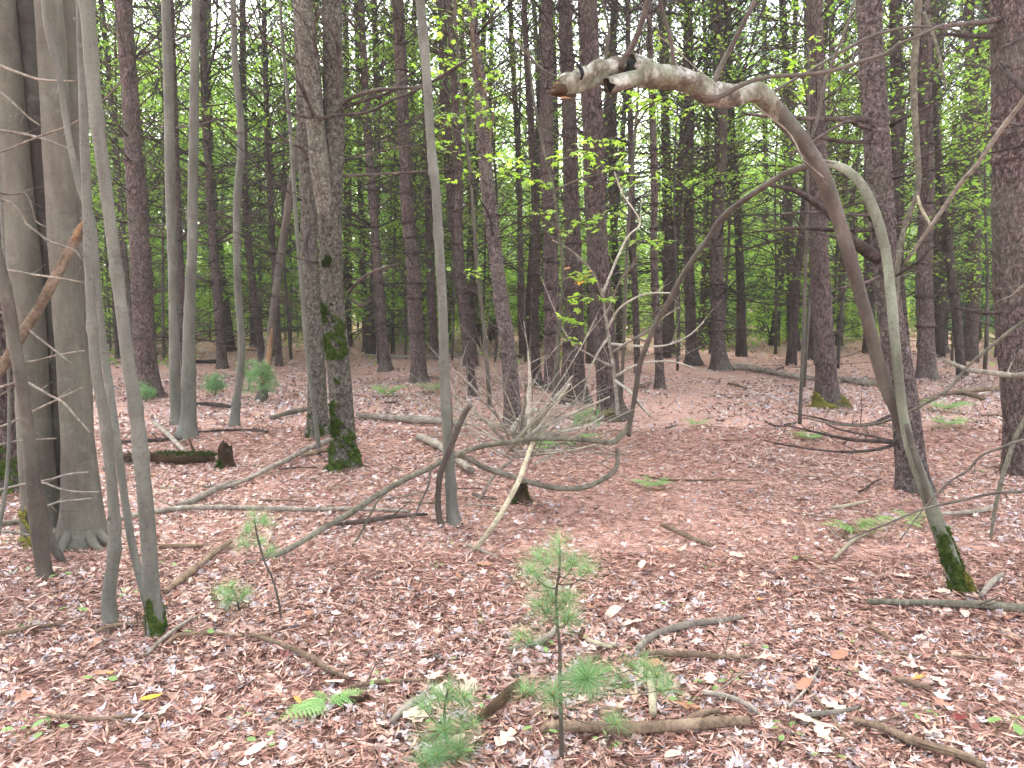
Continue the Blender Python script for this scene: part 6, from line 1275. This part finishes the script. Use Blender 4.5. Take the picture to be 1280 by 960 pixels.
for tr in range(46):     # low shrubs closing the view at the end of the needle floor
    y = R.uniform(27, 40); x = R.uniform(-1, 1)*(.74*y+2); cm_, wm_, tm_, H = BC[R.choice((3, 5, 5))]
    root = thing('shrub', 'low leafy green shrub at the far end of the needle floor', 'shrub', (x, y, float(gz(x, y))), 'low shrubs at the far end of the needle floor'); root.rotation_euler = (0, 0, R.uniform(0, 6.28)); s = R.uniform(.5, .85); root.scale = (s*1.3, s*1.3, s)
    obj('stem', tm_, root); obj('limbs', wm_, root); obj('crown', cm_, root)
# understory conifers with low dark foliage
for k, (x, y, s) in enumerate([(13.5, 24, 1.1), (15.6, 21.5, 1), (17, 28, 1.3), (11, 29, 1), (2, 30, 1), (5, 33, 1.1), (20, 33, 1.2), (-20, 30, 1.2), (7, 24, .8), (12.6, 20, .7)]):
    cm_, bm_ = LOWC[k % 3]; root = thing('young_pine', 'bushy young pine with low blue-green boughs far back', 'young pine', (x, y, float(gz(x, y))), 'bushy young pines far back'); root.scale = (s, s, s)
    mb = MB(); q = np.linspace(0, 1, 8); mb.add(*tube(np.stack([0*q, 0*q, 5.8*q-.1], -1), .05*(1-.85*q), 8)); obj('trunk', mb.mesh('trunk', PINE_FAR), root); obj('crown', cm_, root); obj('boughs', bm_, root)
# far wood: one mass of leaves and trunks nobody could count
def far_wood():
    g = np.random.default_rng(900); mb, tb = MB(), MB(); V0 = np.array([[-.5, 0, 0], [0, -.4, .1], [.5, 0, 0], [0, .4, .1]]); T0 = np.array([[0, 1, 2], [0, 2, 3]])
    nc = 1500; a = g.uniform(-.86, .86, nc); d = g.uniform(58, 88, nc); z = np.where(g.random(nc) < .4, g.uniform(.1, 4, nc), g.uniform(2, 21, nc)); per = 70
    c = np.stack([d*np.sin(a), d*np.cos(a), z], -1)
    P = (c[:, None]+g.normal(0, 1, (nc, per, 3))*np.array([2.4, 2.0, 1.1])).reshape(-1, 3); n = len(P); M = rotm(g.uniform(0, 6.28, n), g.normal(0, .5, n), g.normal(0, .5, n)); W = np.einsum('nij,vj->nvi', M, V0)*g.uniform(.16, .34, n)[:, None, None]+P[:, None]
    mb.add(W.reshape(-1, 3), None, (T0[None]+(np.arange(n)*4)[:, None, None]).reshape(-1, 3))
    for k in range(120):
        a_ = g.uniform(-.86, .86); d_ = g.uniform(58, 86); x, y = d_*math.sin(a_), d_*math.cos(a_); q = np.linspace(0, 1, 6)
        tb.add(*tube(np.stack([x+g.normal(0, .4)*q, y+0*q, 17*q-.2], -1), g.uniform(.1, .2)*(1-.7*q), 6))
    o = tag(thing('far_wood', 'far green wood closing the view behind the trees', 'wood', (0, 0, 0)), kind='stuff')
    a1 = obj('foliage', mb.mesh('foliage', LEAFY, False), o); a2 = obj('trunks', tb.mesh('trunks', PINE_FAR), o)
    for x_ in (a1, a2): x_['kind'] = 'stuff'
far_wood()
# low green ground cover at the far edge of the needle floor
g = np.random.default_rng(33); mb = MB(); V0 = np.array([[-.5, 0, 0], [0, -.4, .1], [.5, 0, 0], [0, .4, .1]]); T0 = np.array([[0, 1, 2], [0, 2, 3]])
n = 30000; y = g.uniform(17, 60, n); x = g.uniform(-1, 1, n)*(.74*y+2); k = (np.sin(.5*x+1)*np.sin(.4*y)+.5*np.sin(1.3*x+.7*y)+g.normal(0, .35, n)) > np.where(y < 24, np.where(x < -3, .25, .9), .0); x, y = x[k], y[k]; n = len(x)
P = np.stack([x, y, gz(x, y)+g.uniform(.02, .5, n)**1.2*np.clip((y-14)/14, .3, 1.3)], -1); M = rotm(g.uniform(0, 6.28, n), g.normal(0, .4, n), g.normal(0, .4, n))
W = np.einsum('nij,vj->nvi', M, V0)*g.uniform(.06, .14, n)[:, None, None]+P[:, None]; mb.add(W.reshape(-1, 3), None, (T0[None]+(np.arange(n)*4)[:, None, None]).reshape(-1, 3))
tag(obj('ground_cover', mb.mesh('ground_cover', LEAFY, False)), 'low leafy green plants along the far edge of the needle floor', 'plants', None, 'stuff')

# ------------------------------------------------------------------ the air of the forest
HZ = 0.0014
if HZ:
    t = bpy.data.materials.new('haze_air'); t.use_nodes = True; nt = t.node_tree; nt.nodes.remove(nt.nodes['Principled BSDF'])
    pv = nt.nodes.new('ShaderNodeVolumePrincipled'); pv.inputs['Density'].default_value = HZ; pv.inputs['Color'].default_value = (.9, .95, .95, 1); pv.inputs['Anisotropy'].default_value = .3
    nt.links.new(pv.outputs[0], nt.nodes['Material Output'].inputs['Volume'])
    x0, x1, y0, y1, z0, z1 = -95, 95, -30, 100, -1.2, 30
    V = [(x, y, z) for z in (z0, z1) for y in (y0, y1) for x in (x0, x1)]
    tag(obj('haze', mesh_from('haze', V, [[0, 2, 3, 1], [4, 5, 7, 6], [0, 1, 5, 4], [2, 6, 7, 3], [0, 4, 6, 2], [1, 3, 7, 5]], None, [t], False)), 'faint pale haze between the far trees', 'haze', None, 'stuff')

# ------------------------------------------------------------------ labels of the far trees: which gap, which place in it
MARKS = [(0, 'left picture edge'), (100, 'beech clump'), (182, 'stout purple pine'), (228, 'maple pair'), (300, 'crooked pale stem'), (412, 'big double tree'), (521, 'flaky brown pine'), (555, 'smooth pale maple'), (635, 'fluted trunk'),
         (717, 'flared rough trunk'), (757, 'thickest rough trunk'), (822, 'slim lone pine'), (898, 'red-brown pine'), (1030, 'mossy-skirted pine'), (1124, 'scaly pine'), (1158, 'light brown pine'), (1270, 'right-edge pine')]
HALF = [0, 36, 14, 18, 6, 36, 10, 7, 12, 15, 18, 6, 10, 14, 18, 11, 25]
ORD = ['first', 'second', 'third', 'fourth', 'fifth', 'sixth', 'seventh', 'eighth', 'ninth', 'tenth', 'eleventh', 'twelfth', 'thirteenth', 'fourteenth']
def screen_x(v):
    d = CP*v[1]-SP*(1.6-CAM_H); return 640+F*v[0]/d
for grp, word in (('far pines', 'far pine'), ('thin understorey maples among the pines', 'thin leafy maple')):
    gaps = {}
    for o in COL.objects:
        if o.get('group') != grp: continue
        x = screen_x(o.location)
        if not 4 < x < 1240 or any(abs(x-m[0]) < h for m, h in zip(MARKS, HALF)): continue
        gaps.setdefault(max(i for i, m in enumerate(MARKS) if m[0] <= x), []).append((x, o))
    for i, l in gaps.items():
        for k, (x, o) in enumerate(sorted(l, key=lambda q: q[0])):
            if k < len(ORD): o['label'] = '%s %s from the left between %s and %s' % (ORD[k], word, MARKS[i][1], MARKS[i+1][1])
